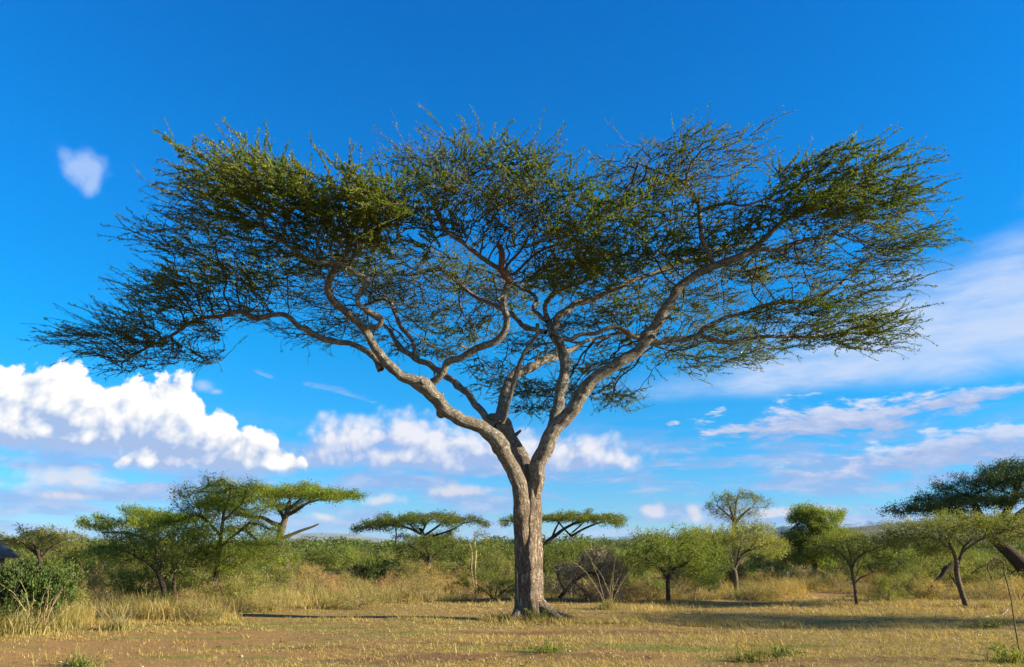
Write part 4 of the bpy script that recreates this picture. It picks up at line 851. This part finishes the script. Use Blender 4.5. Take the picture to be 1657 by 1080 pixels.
def put_bush(kind, label, px, py_top, wpx, Y, group=None, cat='bush', v=None):
    pr = PROTO[kind][rb.integers(len(PROTO[kind])) if v is None else v]
    c = at(px, py_top, Y); base = np.array([c[0], c[1], float(gh(c[:1], c[1:2])[0])]); sx = wpx / 2 * px_m(c) * 1.15; sz = max(c[2] - base[2], .3) * 1.04
    sc = (sx, sx * rb.uniform(.8, 1.05), sz); rz = rb.uniform(0, 6.28)
    if id(pr) not in _used:
        _used.add(id(pr)); pr.location = base; pr.rotation_euler = (0, 0, rz); pr.scale = sc; pr['label'] = label; pr['category'] = cat
        if group: pr['group'] = group
        return pr
    o = copy_tree(pr, tuple(base), rz, sc, label, group); o['category'] = cat; return o
BUSHES = [
 # the thicket at the near left
 ('dark', 'lush dark-green bush at the near left edge under the dark roof', 10, 896, 150, 17.2), ('dark', 'dark leafy bush with pale stalks next to the lush green bush', 85, 908, 110, 17.6), ('green', 'green bush in the thicket behind the tall sage grass', 60, 888, 150, 19.0),
 ('olive', 'pale grey-green bush topping the thicket below the flat-topped tree', 92, 878, 110, 23), ('olive', 'pale bush at the dark roof', 20, 892, 110, 24.5), ('rust', 'brown dry bush at the inner edge of the thicket', 138, 905, 70, 21.5), ('dark', 'small dark shaded bush behind the brown dry bush', 158, 904, 46, 36),
 ('olive', 'low olive bush far between thicket and thorn tree', 205, 905, 70, 38), ('rust', 'rust-coloured dry bush in the gap beside the thorn tree', 190, 935, 70, 25), ('dry', 'pale dry bush in the gap behind the rust bush', 175, 925, 90, 30), ('dry', 'dry straw bush glowing between the thorn tree trunks', 225, 930, 80, 28),
 ('dark', 'low dark bush in the shade under the thorn tree', 262, 955, 70, 23),
 ('dry', 'sage dry bush in front of the thorn tree trunks', 315, 965, 90, 19.6), ('rust', 'brown dry bush at the foot of the feathery tree', 330, 935, 90, 24), ('dry', 'golden dry bush right of the feathery tree', 385, 925, 110, 24), ('dry', 'round golden bush at the edge of the open grass', 430, 945, 110, 22.8),
 ('olive', 'olive bush behind the feathery thorn tree', 400, 898, 90, 29), ('olive', 'olive bush behind the thorn tree and the golden bushes', 320, 905, 100, 29), ('green', 'green bush left of the leaning pale trunk', 395, 905, 70, 38), ('dry', 'dry bush around the foot of the leaning pale trunk', 455, 915, 70, 37),
 # middle left
 ('flat', 'wide flat-topped dark bush right of the leaning pale trunk', 525, 891, 115, 46), ('dry', 'pale yellow grass bush in the middle of the scrub', 480, 925, 70, 34), ('rust', 'twiggy brown bush between the yellow and the golden bushes', 520, 908, 70, 36), ('dry', 'tall tan bush alone amid yellow grass', 562, 920, 80, 31), ('rust', 'purplish-brown twig bush in front of the tan bush', 545, 935, 60, 28),
 ('dry', 'yellow-green grassy bush nearest the thin trunk shadow', 585, 945, 105, 24.5), ('dark', 'dark twig bush behind the tan bush', 590, 905, 60, 38), ('rust', 'small dead grey bush beside the dark twig bush', 630, 918, 50, 36), ('green', 'fresh bright-green bush on the far side of the tan bush', 605, 895, 80, 52), ('green', 'rounded green bush on the skyline under the broken limb', 560, 880, 70, 70), ('olive', 'feathery bush poking above the skyline', 622, 876, 44, 80),
 ('green', 'low dark green bush on the skyline beside the flat-topped bush', 510, 885, 70, 75), ('dry', 'large dry hummock bush with a shaded left side', 690, 930, 110, 27.5), ('dry', 'dry bush behind the hummock bush', 665, 912, 80, 33), ('rust', 'reddish dry bush behind the slender pale stems', 735, 915, 90, 37), ('dark', 'small round dark bush below the pale trunk tree', 632, 913, 30, 40),
 ('dark', 'small dark bush in front of the slender pale stems', 745, 935, 50, 31), ('olive', 'olive bush left of the great trunk', 800, 890, 90, 34), ('olive', 'low olive bush right at the left side of the great trunk', 800, 925, 100, 27), ('green', 'green bush filling the gap before the great trunk', 825, 885, 80, 42), ('olive', 'olive bush behind the slender pale stems', 770, 897, 80, 48),
 # right of the trunk
 ('green', 'bright green bush just right of the great trunk', 905, 880, 70, 36, None, 'bush', 1), ('green', 'deep green bush behind the dead brush', 965, 868, 110, 46), ('dark', 'dark green bush between bright bush and deep green bush', 935, 878, 60, 50), ('olive', 'olive bush behind the dry tussock', 1010, 895, 90, 33), ('dry', 'low dry bush between dead brush and dark-trunked tree', 1030, 930, 80, 28), ('olive', 'olive haze of bush left of the dark-trunked tree', 1035, 878, 80, 52), ('green', 'green bush on the skyline behind the dark-trunked tree', 1090, 864, 90, 66),
 ('olive', 'pale olive bush between the two spreading thorn trees', 1135, 880, 90, 40), ('dry', 'golden dry bush at the foot of the slanting trunk', 1215, 935, 90, 28), ('dry', 'tall golden grass bush left of the sandy track', 1245, 925, 90, 30), ('rust', 'orange-brown bush in the shade behind the golden bushes', 1232, 920, 46, 37), ('olive', 'drooping olive bush against the dense dark tree', 1255, 885, 80, 40), ('dark', 'dark low bush under the drooping olive bush', 1225, 905, 60, 42), ('dry', 'low dry bush below the dark-trunked tree', 1120, 938, 100, 27.5), ('green', 'low green bush at the right foot of the dark-trunked tree', 1150, 915, 60, 29),
 ('dry', 'tan grassy bush across the track with a dark shaded base', 1312, 918, 80, 34), ('dry', 'tan bush right of the track behind the slim young tree', 1355, 920, 90, 33), ('rust', 'brown bush behind the slim young tree', 1400, 920, 80, 32), ('green', 'small fresh green bush right of the slim young tree', 1430, 928, 66, 27), ('olive', 'olive bush behind the slim young tree', 1425, 893, 90, 42), ('green', 'green bush in the gap between young tree and forked tree', 1465, 890, 90, 46), ('olive', 'low olive bush before the dark broken log', 1490, 915, 90, 32),
 ('dry', 'tan dry bush left of the dark broken log', 1480, 935, 80, 29), ('dry', 'dry bush in front of the dark broken log', 1520, 938, 80, 28.5), ('green', 'broad green bush under the wide pale crown', 1520, 885, 100, 40), ('dry', 'dry bush right of the forked trunk', 1590, 935, 90, 29), ('olive', 'olive bush right of the forked trunk in the shade', 1600, 905, 100, 33), ('green', 'green bush below the huge leaning acacia', 1570, 890, 90, 44), ('dry', 'pale dry bush at the base of the leaning dark trunk', 1645, 935, 90, 28), ('olive', 'olive bush beside the leaning dark trunk', 1675, 925, 70, 31),
 ('olive', 'olive bush wrapped round the feet of the dark thorn tree', 285, 925, 120, 25.5), ('green', 'green bush just behind the feet of the dark thorn tree', 240, 915, 110, 26.5), ('dry', 'low golden bush between the thorn tree and the feathery tree', 308, 945, 80, 23), ('olive', 'olive bush right behind the trunk of the feathery tree', 360, 905, 110, 27), ('olive', 'pale olive bush behind the golden bush at the grass edge', 425, 915, 100, 28), ('green', 'green bush between the golden bush and the leaning pale trunk', 450, 905, 90, 32),
 ('olive', 'olive bush left of the wide flat-topped dark bush', 490, 898, 80, 41), ('olive', 'tall olive bush behind the tan bush', 575, 893, 90, 44), ('olive', 'olive bush below the domed umbrella tree', 660, 892, 90, 47), ('olive', 'dull olive bush right of the pale trunk tree', 730, 890, 80, 44), ('green', 'green bush before the slender pale stems', 790, 912, 80, 30), ('olive', 'olive bush hugging the right side of the great trunk', 890, 905, 80, 30),
 ('olive', 'broad olive bush right of the dead brush', 1040, 905, 110, 30), ('green', 'deep green bush under the slanting trunk', 1165, 905, 90, 35), ('olive', 'olive bush right of the slanting trunk', 1215, 898, 80, 35), ('olive', 'olive bush behind the dark-trunked tree', 1105, 892, 110, 33), ('dry', 'straw bush on the left bank of the sandy track', 1262, 938, 60, 28), ('olive', 'olive bush beside the fresh green bush', 1455, 912, 100, 30), ('dry', 'dry bush before the fresh green bush', 1420, 942, 80, 27.5), ('olive', 'tall olive bush behind the dark broken log', 1545, 893, 100, 34), ('olive', 'tall olive bush behind the leaning dark trunk', 1625, 893, 100, 42), ('dark', 'tall dark shrub rising over the lush bush at the near left edge', 45, 893, 120, 18.2), ('olive', 'greyish bush between the dark thicket and the brown dry bush', 115, 900, 80, 20.5),
 ('green', 'green bush crowded under the eave of the dark roof', 2, 899, 100, 22.5), ('olive', 'tall olive bush filling the gap between thicket and dark thorn tree', 180, 893, 90, 31), ('olive', 'light green bush pushing up between the two thorn trees', 315, 885, 100, 27), ('green', 'leafy bush under the left sprays of the dark thorn tree', 215, 908, 100, 25), ('olive', 'light olive bush before the feathery tree trunk', 375, 912, 80, 23.6), ('rust', 'brown brush at the shaded foot of the dark thorn tree', 290, 952, 90, 22),
 ('olive', 'tall olive bush just left of the great trunk, behind the low one', 812, 878, 80, 38), ('rust', 'tan brush at the left foot of the great trunk tree line', 770, 935, 90, 29), ('dry', 'tan brush under the trunk tree of pale bark', 700, 915, 90, 36), ('rust', 'tan-brown brush between hummock bush and yellow bush', 640, 935, 70, 30), ('olive', 'grey-olive bush over the tan brush', 715, 893, 90, 41),
 ('olive', 'grey-olive bush behind the dead brush on its right side', 1000, 880, 90, 38), ('green', 'green bush behind the bright bush right of the great trunk', 925, 875, 90, 44), ('olive', 'grey-olive bush rising right of the dark-trunked tree', 1140, 868, 90, 42), ('rust', 'tan-brown brush left of the dark-trunked tree', 1050, 938, 80, 27.2), ('olive', 'grey-olive bush under the slim young tree', 1345, 895, 90, 37), ('rust', 'tan-brown brush beneath the wide pale crown', 1495, 925, 100, 31), ('olive', 'light olive bush under the left half of the wide pale crown', 1475, 880, 90, 38), ('olive', 'light olive bush under the right half of the wide pale crown', 1610, 882, 100, 37),
]
for b in BUSHES: put_bush(*b)
# the scrub further back: many alike
FAR_KINDS = {'green': 'round green bush lost among the far scrub', 'olive': 'dull olive bush lost among the far scrub', 'dry': 'straw-dry bush lost among the far scrub', 'flat': 'flat-topped bush lost among the far scrub', 'dark': 'dark green bush lost among the far scrub'}
for Y, n in ((40, 16), (48, 18), (58, 22), (70, 26), (84, 30)):
    for i in range(n):
        px = -60 + (i + rb.uniform(.1, .9)) * 1780 / n; kind = rb.choice(['green', 'olive', 'dry', 'flat', 'dark'], p=[.34, .32, .12, .14, .08])
        put_bush(kind, FAR_KINDS[kind], px, 886 - rb.uniform(-6, 12) * (50 / Y) ** .5 + (8 if 480 < px < 660 else 0), rb.uniform(60, 115) * 50 / Y, Y * rb.uniform(.96, 1.05), 'scrub bushes behind the clearing: ' + kind)

# far bushland and the wooded ridge
def far_woods(name, n, y0, y1, zfun, per, size, seed, xr, mats, hs):
    r = np.random.default_rng(seed); t = r.random(n); y = 1 / (1 / y0 + (1 / y1 - 1 / y0) * t ** .8); x = r.uniform(xr[0], xr[1], n) * y; z = zfun(x, y)
    rad = r.uniform(1.2, 3.2, n) * size; ht = rad * r.uniform(.7, 1.2, n) * hs; flat = r.random(n) < .35
    i = np.repeat(np.arange(n), per); q = len(i); v = unit(r.normal(0, 1, (q, 3))); v[:, 2] = np.abs(v[:, 2]); v *= (r.random((q, 1)) ** .3)
    zz = np.where(flat[i], .72 + .28 * v[:, 2], .12 + .88 * v[:, 2])
    P_ = np.stack([x[i] + v[:, 0] * rad[i], y[i] + v[:, 1] * rad[i], z[i] + zz * ht[i] * 1.5], 1)
    L = rad[i] * r.uniform(.07, .16, q); V, F = leaf_quads(P_, r.normal(0, 1, (q, 3)) * [1, 1, .5], L, L * .6, r, .3)
    tag(obj(name, mk_mesh(name, V, [F], mats, None, False)), kind='stuff')
M['far'] = leaf_mat('far_leaf', (0.07, 0.115, 0.020), (0.11, 0.14, 0.030), (0.12, 0.13, 0.04), .35, .03)
far_woods('distant_bushland', 900, 92, 420, lambda x, y: x * 0, 330, .95, 81, (-.75, .75), M['far'], .78)
RP = np.array([(-800, 884), (400, 883), (700, 880), (880, 876), (960, 873), (1040, 867), (1130, 863), (1250, 862), (1330, 852), (1400, 847), (1450, 843), (1657, 838), (2400, 826)], float)
RY = 1300.0
rx_ = np.array([at(a, b, RY)[0] for a, b in RP]); rz_ = np.array([at(a, b, RY)[2] for a, b in RP])
def ridge_z(x, y):
    t = np.clip((y - 420) / (RY - 420), 0, 1); t = t * t * (3 - 2 * t); d = np.clip(1 - (y - RY) / 1200, 0, 1)
    return np.interp(x * RY / np.maximum(y, 300), rx_, rz_ - 4) * t * np.where(y > RY, d, 1) + (fbm2(x, y, .006, 3, 4) - .5) * 8 * t - .3
def ridge():
    xs = np.linspace(-1600, 2200, 240); ys = np.concatenate([np.linspace(400, 1300, 60), np.linspace(1330, 2500, 14)])
    X, Y = np.meshgrid(xs, ys); Z = ridge_z(X.ravel(), Y.ravel()); V = np.stack([X.ravel(), Y.ravel(), Z], 1); nx = len(xs); i = np.arange(len(ys) - 1)[:, None] * nx; j = np.arange(nx - 1)
    F = np.stack([i + j, i + j + 1, i + nx + j + 1, i + nx + j], -1).reshape(-1, 4)
    tag(obj('hills', mk_mesh('hills', V, [F], plain_mat('hill_soil', (0.06, 0.08, 0.03), (0.20, 0.16, 0.08), .012))), kind='structure')
ridge()
M['ridge'] = leaf_mat('ridge_leaf', (0.045, 0.075, 0.028), (0.075, 0.10, 0.038), (0.11, 0.12, 0.05), .3, .01)
far_woods('ridge_woods', 6500, 430, 1420, ridge_z, 60, 2.1, 82, (-.8, .95), M['ridge'], .75)
def mountain(name, prof, Y, depth, seed):
    prof = np.array(prof, float); xs = np.linspace(prof[0, 0], prof[-1, 0], 120); ys = np.linspace(-1, 1, 21)
    z = np.interp(xs, prof[:, 0], prof[:, 1]); X, T = np.meshgrid(xs, ys); Z = np.maximum(np.array([at(a, b, Y)[2] for a, b in zip(xs, z)])[None] * (1 - np.abs(T) ** 1.4), 0)
    Z = Z * (1 + .25 * (fbm2(X.ravel() * .05, T.ravel() * 3, 1.0, 4, seed).reshape(Z.shape) - .5) * (np.abs(T) > .05)) - 6
    Xw = (X - W_PX / 2) / F_PX * Y * 1.04; V = np.stack([Xw.ravel(), (Y + T * depth).ravel(), Z.ravel()], 1); nx = len(xs); i = np.arange(len(ys) - 1)[:, None] * nx; j = np.arange(nx - 1)
    F = np.stack([i + j, i + j + 1, i + nx + j + 1, i + nx + j], -1).reshape(-1, 4)
    tag(obj(name, mk_mesh(name, V, [F], M['rock'])), kind='structure')
M['rock'] = plain_mat('mountain_rock', (0.10, 0.12, 0.09), (0.20, 0.19, 0.15), .002)
mountain('mountain', [(1190, 884), (1222, 866), (1232, 852), (1240, 850), (1250, 854), (1258, 849), (1266, 843), (1274, 841), (1284, 849), (1300, 860), (1330, 884)], 9000, 900, 5)
mountain('mountain', [(400, 884), (470, 868), (500, 863), (545, 862), (590, 864), (640, 872), (700, 884)], 14000, 1500, 6)

# ------------------------------------------------------------------ small things of the clearing
def hut():
    Y = 27; c = at(-40, 885, Y); base = np.array([c[0], Y + 2.0, 0.0]); root = thing('hut', 'dark pitched hut roof showing over the thicket at the left edge', 'hut', tuple(base))
    s = px_m(c); zt = at(5, 881, Y + 4.2)[2]; ze = at(30, 903, Y + 4.2)[2]; hw = 2.1
    e = (at(32, 902, Y + 4.2)[0] - base[0]); rdg = (at(4, 883, Y + 4.2)[0] - base[0])
    X0 = rdg - (e - rdg) * 3.2; ylo, yhi = -2.0, 2.2; th = .07; L = X0 - 1.6
    prof = [(e, ze), (rdg, zt), (X0 + .8, zt), (L, ze)]
    def slab(p, q):
        (xa, za), (xb, zb) = p, q
        return np.array([[x, y, z + d] for d in (0, th) for (x, z) in ((xa, za), (xb, zb)) for y in (ylo, yhi)])
    mb = MB(); BF = np.array([[0, 1, 3, 2], [4, 6, 7, 5], [0, 2, 6, 4], [1, 5, 7, 3], [0, 4, 5, 1], [2, 3, 7, 6]])
    for a, b in zip(prof[:-1], prof[1:]): mb.add(slab(a, b), BF)
    obj('roof', mb.mesh('roof', M['roof'], False), root)
    w = [(L + .35, -1.7), (e - .35, -1.7), (e - .35, 1.9), (L + .35, 1.9)]
    V = np.array([[x, y, z] for z in (-.05, ze - .01) for x, y in w]); F = np.array([[0, 1, 5, 4], [1, 2, 6, 5], [2, 3, 7, 6], [3, 0, 4, 7]]); mb = MB(); mb.add(V, F)
    obj('wall', mb.mesh('wall', M['hutwall'], False), root)
M['roof'] = plain_mat('roof_sheet', (0.022, 0.03, 0.036), (0.045, 0.055, 0.06), 5, .6); M['hutwall'] = plain_mat('mud_wall', (0.08, 0.06, 0.045), (0.14, 0.11, 0.08), 3)
hut()
def rod():
    Y = ground_y(1050); pts = [(1650, 1058), (1647, 1040), (1641, 1005), (1636, 970), (1630, 945), (1625, 925), (1625, 913), (1620, 907), (1612, 905), (1604, 908), (1599, 915), (1599, 923), (1602, 930), (1604, 933)]
    P_ = np.array([[*at(a, b, Y), .011] for a, b in pts]); P_[0, 2] = -.05; base = P_[0, :3].copy(); base[2] = 0
    S = spline(P_, .02); V, Fs, UV = tube(S[:, :3], S[:, 3], 10, .0); mb = MB(); mb.add(V - base, Fs, UV)
    t = thing('hooked_rod', 'thin rusty rod bent into a crook at the top, stuck in the grass', 'rod', tuple(base)); obj('shaft', mb.mesh('shaft', M['rust_iron']), t)
    q = S[-1, :3]; mb = MB(); r8 = np.array([[*(q + [0, 0, .012]), .011], [*(q + [.004, 0, -.004]), .014], [*(q + [.008, 0, -.02]), .008]]); V, Fs, UV = tube(r8[:, :3], r8[:, 3], 10); mb.add(V - base, Fs, UV); obj('tip', mb.mesh('tip', M['rust_iron']), t)
M['rust_iron'] = plain_mat('rusty_iron', (0.035, 0.022, 0.016), (0.09, 0.045, 0.028), 40, .7, .3)
rod()
def stalk_clump(name, label, cat, px, py, n, hpx, mat, seed, spreadpx=30, r=.008, tuft=220, tmat=None, leaflets=0):
    """a tussock of thin stalks with grass at the foot"""
    rr = np.random.default_rng(seed); Y = ground_y(py); c0 = at(px, py, Y); c0[2] = float(gh(c0[:1], c0[1:2])[0]); s = px_m(c0); root = thing(name, label, cat, tuple(c0))
    mb = MB(); lv = MB()
    for i in range(n):
        h = hpx * s * rr.uniform(.45, 1.0); lx = rr.normal(0, spreadpx * s * .55); ly = rr.normal(0, spreadpx * s * .4); b = rr.normal(0, .08, 2)
        p = np.array([[b[0], b[1], -.02, r], [b[0] + lx * .35, b[1] + ly * .35, h * .45, r * .8], [b[0] + lx * .75, b[1] + ly * .7, h * .8, r * .6], [b[0] + lx * 1.2, b[1] + ly, h, r * .3]]); S = spline(p, .06)
        S[1:-1, :2] += rr.normal(0, .008, (len(S) - 2, 2)); V, Fs, UV = tube(S[:, :3], S[:, 3], 5); mb.add(V, Fs, UV)
        if leaflets:
            k = rr.integers(1, len(S), leaflets); V, F = leaf_quads(S[k, :3], rr.normal(0, 1, (leaflets, 3)) + [0, 0, .5], rr.uniform(.03, .07, leaflets), rr.uniform(.012, .022, leaflets), rr, .2); lv.add(V, F)
    obj('stem', mb.mesh('stem', mat), root)
    if tuft:
        a = rr.uniform(0, 6.28, tuft); d = np.abs(rr.normal(0, .16, tuft)); V, F = blades(c0[0] + d * np.cos(a) * 1.6, c0[1] + d * np.sin(a), rr.uniform(.1, .38, tuft), np.full(tuft, .011), rr.uniform(.2, 1.0, tuft), rr, 3, .7); mb2 = MB(); mb2.add(V - c0, F); lv.add(V - c0, F)
    if lv.n: obj('foliage', lv.mesh('foliage', tmat or M['straw'], False), root)
stalk_clump('grass_tussock', 'dry tussock with tall pale stalks right of the great trunk', 'tussock', 985, 988, 7, 100, M['palewood'], 91, 58, .0065, 420, M['sage'], 10)
stalk_clump('weed', 'leafy green weed around the foot of the hooked rod', 'weed', 1640, 1070, 16, 34, M['turf'], 92, 40, .006, 160, M['turf'], 26)
stalk_clump('weed', 'low green sprig growing at the roots of the great trunk', 'weed', 868, 1006, 14, 22, M['turf'], 93, 34, .004, 90, M['turf'], 22)
for i, (px, py, lab) in enumerate(((1216, 1068, 'dark green weed tuft in the dry grass, left one of the near pair'), (1262, 1060, 'dark green weed tuft in the dry grass, right one of the near pair'), (130, 1079, 'green weed tuft on the bare soil at the near left corner'), (1605, 1018, 'lone green weed in the long tree shadow'), (885, 1058, 'flat green weed patch near the white stones'))):
    stalk_clump('weed', lab, 'weed', px, py, 12, 11, M['green'], 94 + i, 44, .004, 60, M['green'], 18)
stalk_clump('grass_tussock', 'bent pale grass tussock at the very edge of the thorn tree shade', 'tussock', 350, 1005, 22, 34, M['palewood'], 111, 40, .005, 260, M['sage'], 0)
stalk_clump('grass_tussock', 'arching sage tussock in front of the near left thicket', 'tussock', 190, 1020, 26, 46, M['palewood'], 112, 44, .005, 420, M['sage'], 0)
stalk_clump('grass_tussock', 'pale arching dry stems pushing out of the near left thicket', 'tussock', 62, 1026, 18, 92, M['palewood'], 114, 62, .007, 500, M['sage'], 6)
stalk_clump('grass_tussock', 'thin dry tussock beside the hooked rod', 'tussock', 1600, 985, 12, 40, M['palewood'], 113, 30, .005, 160, M['straw'], 0)
def dead_brush():
    Y = 26.5; base = gpos(945, Y); root = thing('brush_pile', 'heap of grey dead thorn branches right of the great trunk', 'brush pile', tuple(base)); r = np.random.default_rng(97); st = []
    for S in ([(905,968,6),(925,945,6),(945,930,5),(962,928,4),(985,945,3)], [(960,932,4),(975,915,3),(985,895,2)], [(930,945,4),(935,920,3),(945,900,2)], [(915,960,5),(905,940,4),(900,925,2)], [(990,970,5),(1000,945,4),(1010,925,2)]):
        st.append(np.array([[*at(a, b, Y), w / 2 * px_m(at(a, b, Y))] for a, b, w in S]))
    pads = [(at(px, py, Y + dy), hw * .0195, .9, hh * .0195, n) for (px, py, hw, hh, dy, n) in ((940, 925, 45, 22, 0, 190), (975, 915, 40, 24, .3, 170), (920, 945, 36, 18, -.2, 130), (990, 945, 40, 20, .2, 130), (960, 900, 30, 14, .2, 80), (950, 960, 70, 10, 0, 120))]
    grow_plant(root, base, st, pads, M['darkwood'], M['greytwig'], 97, twig=M['deadwood'], step=.12, kill=.16, r0=.006, per=26, spread=.04, lsize=(.10, .24), lw=.07, flat=.1, stem_sides=8, bare=.1, spiky=.2, trunkname='dead_limb')
M['greytwig'] = leaf_mat('dead_twig', (0.17, 0.125, 0.085), (0.22, 0.17, 0.12), (0.30, 0.23, 0.16), .05, .8)
dead_brush()
def stick(name, label, cat, rows, mat, n=8, rough=.1):
    P_ = np.array(rows, float); base = P_[0, :3].copy(); base[2] = max(base[2], 0); S = spline(P_, .05); V, Fs, UV = tube(S[:, :3], S[:, 3], n, rough, 3); mb = MB(); mb.add(V - base, Fs, UV); o = obj(name, mb.mesh(name, mat)); o.location = base; return tag(o, label, cat)
yt = float(tree_base[1])
stick('stick', 'pale crooked stick leaning on the shaded side of the great trunk', 'stick', [[*at(a, b, yt - .30), .011] for a, b in ((841, 1001), (840, 985), (838, 965), (837, 945), (838, 930), (836, 923), (831, 921))], M['palewood'])
stick('fallen_branch', 'thin fallen branch lying in the grass by the hooked rod', 'branch', [[*(np.array(wpt(a, b))), z, .016] for a, b, z in ((1585, 1003, .02), (1605, 1000, .05), (1622, 998, .04), (1632, 992, .10))], M['deadwood'])
stick('broken_log', 'dark broken log tilting out of the dry bushes behind the forked tree', 'log', [[*at(a, b, 29.0), w / 4 * .0215] for a, b, w in ((1496, 968, 12), (1512, 946, 14), (1524, 932, 15), (1530, 922, 17), (1541, 914, 15), (1550, 910, 9))], M['darkwood'], 14, .16)
def stone(label, px, py, size, seed, mat, group=None, flat=None):
    x, y = wpt(px, py); r = np.random.default_rng(seed); n, k = 14, 9; th = np.arange(n) * 2 * math.pi / n; ph = np.linspace(.02, math.pi - .02, k); D = np.stack([np.outer(np.sin(ph), np.cos(th)), np.outer(np.sin(ph), np.sin(th)), np.outer(np.cos(ph), np.ones(n))], -1).reshape(-1, 3)
    rad = 1 + .7 * (fbm(D * 1.6 + seed, 3, seed) - .5); V = np.round(D * rad[:, None] * 5) * .04 + D * rad[:, None] * .8; V = V * size * [1, r.uniform(.6, .9), flat or r.uniform(.5, .75)]
    i = np.arange(k - 1)[:, None] * n; j = np.arange(n); F = np.stack([i + j, i + n + j, i + n + (j + 1) % n, i + (j + 1) % n], -1).reshape(-1, 4)
    o = obj('stone', mk_mesh('stone', V, [F], mat, None, True)); o.location = (x, y, float(gh(np.array([x]), np.array([y]))[0]) + size * (flat or .6) * .5); o.rotation_euler = (0, 0, r.uniform(0, 6)); tag(o, label, 'stone', group)
M['stone'] = plain_mat('pale_stone', (0.28, 0.21, 0.14), (0.44, 0.36, 0.27), 30); M['white'] = plain_mat('white_paint', (0.70, 0.70, 0.70), (0.84, 0.84, 0.84), 20)
for i, (px, py, sz, lab) in enumerate(((921, 1057, .055, 'white stone beside the brown soil, larger of the near pair'), (987, 1059, .05, 'white stone right of the larger white stone'), (708, 1070, .045, 'pale stone on the bare soil patch before the great trunk'), (697, 1045, .035, 'small pale stone in the gold grass left of the great trunk'), (468, 1047, .035, 'tiny white stone alone in the yellow grass'), (578, 1038, .03, 'tiny pale stone among dry grass tufts'),
      (390, 1063, .075, 'tan stone with a dark side by the green patch'), (108, 1076, .06, 'pale stone cluster piece on the red soil, nearest one'), (98, 1071, .04, 'pale stone cluster piece on the red soil, farther one'), (60, 1069, .03, 'small white pebble on the red soil at the near left'), (230, 1079, .05, 'flat pale stone at the lower picture edge'), (1210, 1043, .04, 'small stone between green weed and shadow'), (1299, 983, .08, 'pale stone at the near end of the sandy track'), (836, 1006, .07, 'grey stone against the roots of the great trunk'), (1583, 1030, .07, 'grey stone lying in the tree shadow'), (680, 1012, .04, 'small stone on the edge of the thin trunk shadow'), (928, 1074, .03, 'tiny white pebble below the larger white stone'))):
    stone(lab, px, py, sz * .45, 200 + i, M['stone'])
stone('flat white ash-like patch of stone in the grass before the dark-trunked tree', 1108, 993, .16, 240, M['stone'], None, .12)
def marker(label, px, py, hpx, Y):
    b = gpos(px, Y); s = px_m(b); h = at(px, py, Y)[2] - b[2]; w = 4.5 * s; ch = .25 * w
    V = []
    for z, k in ((-.05, 1), (h - ch, 1), (h, .6)):
        for sx, sy in ((-1, -1), (1, -1), (1, 1), (-1, 1)): V.append([sx * w * k / 2, sy * w * k / 2, z])
    F = [[i * 4 + j, i * 4 + (j + 1) % 4, i * 4 + 4 + (j + 1) % 4, i * 4 + 4 + j] for i in (0, 1) for j in range(4)] + [[8, 9, 10, 11]]
    o = obj('marker_post', mk_mesh('marker_post', V, [np.array(F)], M['white'], None, False)); o.location = b; tag(o, label, 'post')
marker('short white post at the shaded bend of the sandy track', 1273, 926, 8, 41.0)
marker('small white post half hidden in the tan bush by the track', 1297, 930, 6, 40.0)

# ------------------------------------------------------------------ air
def haze():
    x0, x1, y0, y1, z0, z1 = -18000, 18000, -2500, 17500, -40, 330
    V = np.array([[x, y, z] for z in (z0, z1) for y in (y0, y1) for x in (x0, x1)]); F = np.array([[0, 2, 3, 1], [4, 5, 7, 6], [0, 1, 5, 4], [1, 3, 7, 5], [3, 2, 6, 7], [2, 0, 4, 6]])
    m = bpy.data.materials.new('air'); m.use_nodes = True; nt = m.node_tree; nt.nodes.clear()
    v = nt.nodes.new('ShaderNodeVolumePrincipled'); v.inputs['Color'].default_value = (0.50, 0.74, 1.0, 1); v.inputs['Density'].default_value = 2.0e-5
    o = nt.nodes.new('ShaderNodeOutputMaterial'); nt.links.new(v.outputs[0], o.inputs['Volume'])
    tag(obj('haze', mk_mesh('haze', V, [F], m, None, False)), kind='stuff')
haze()
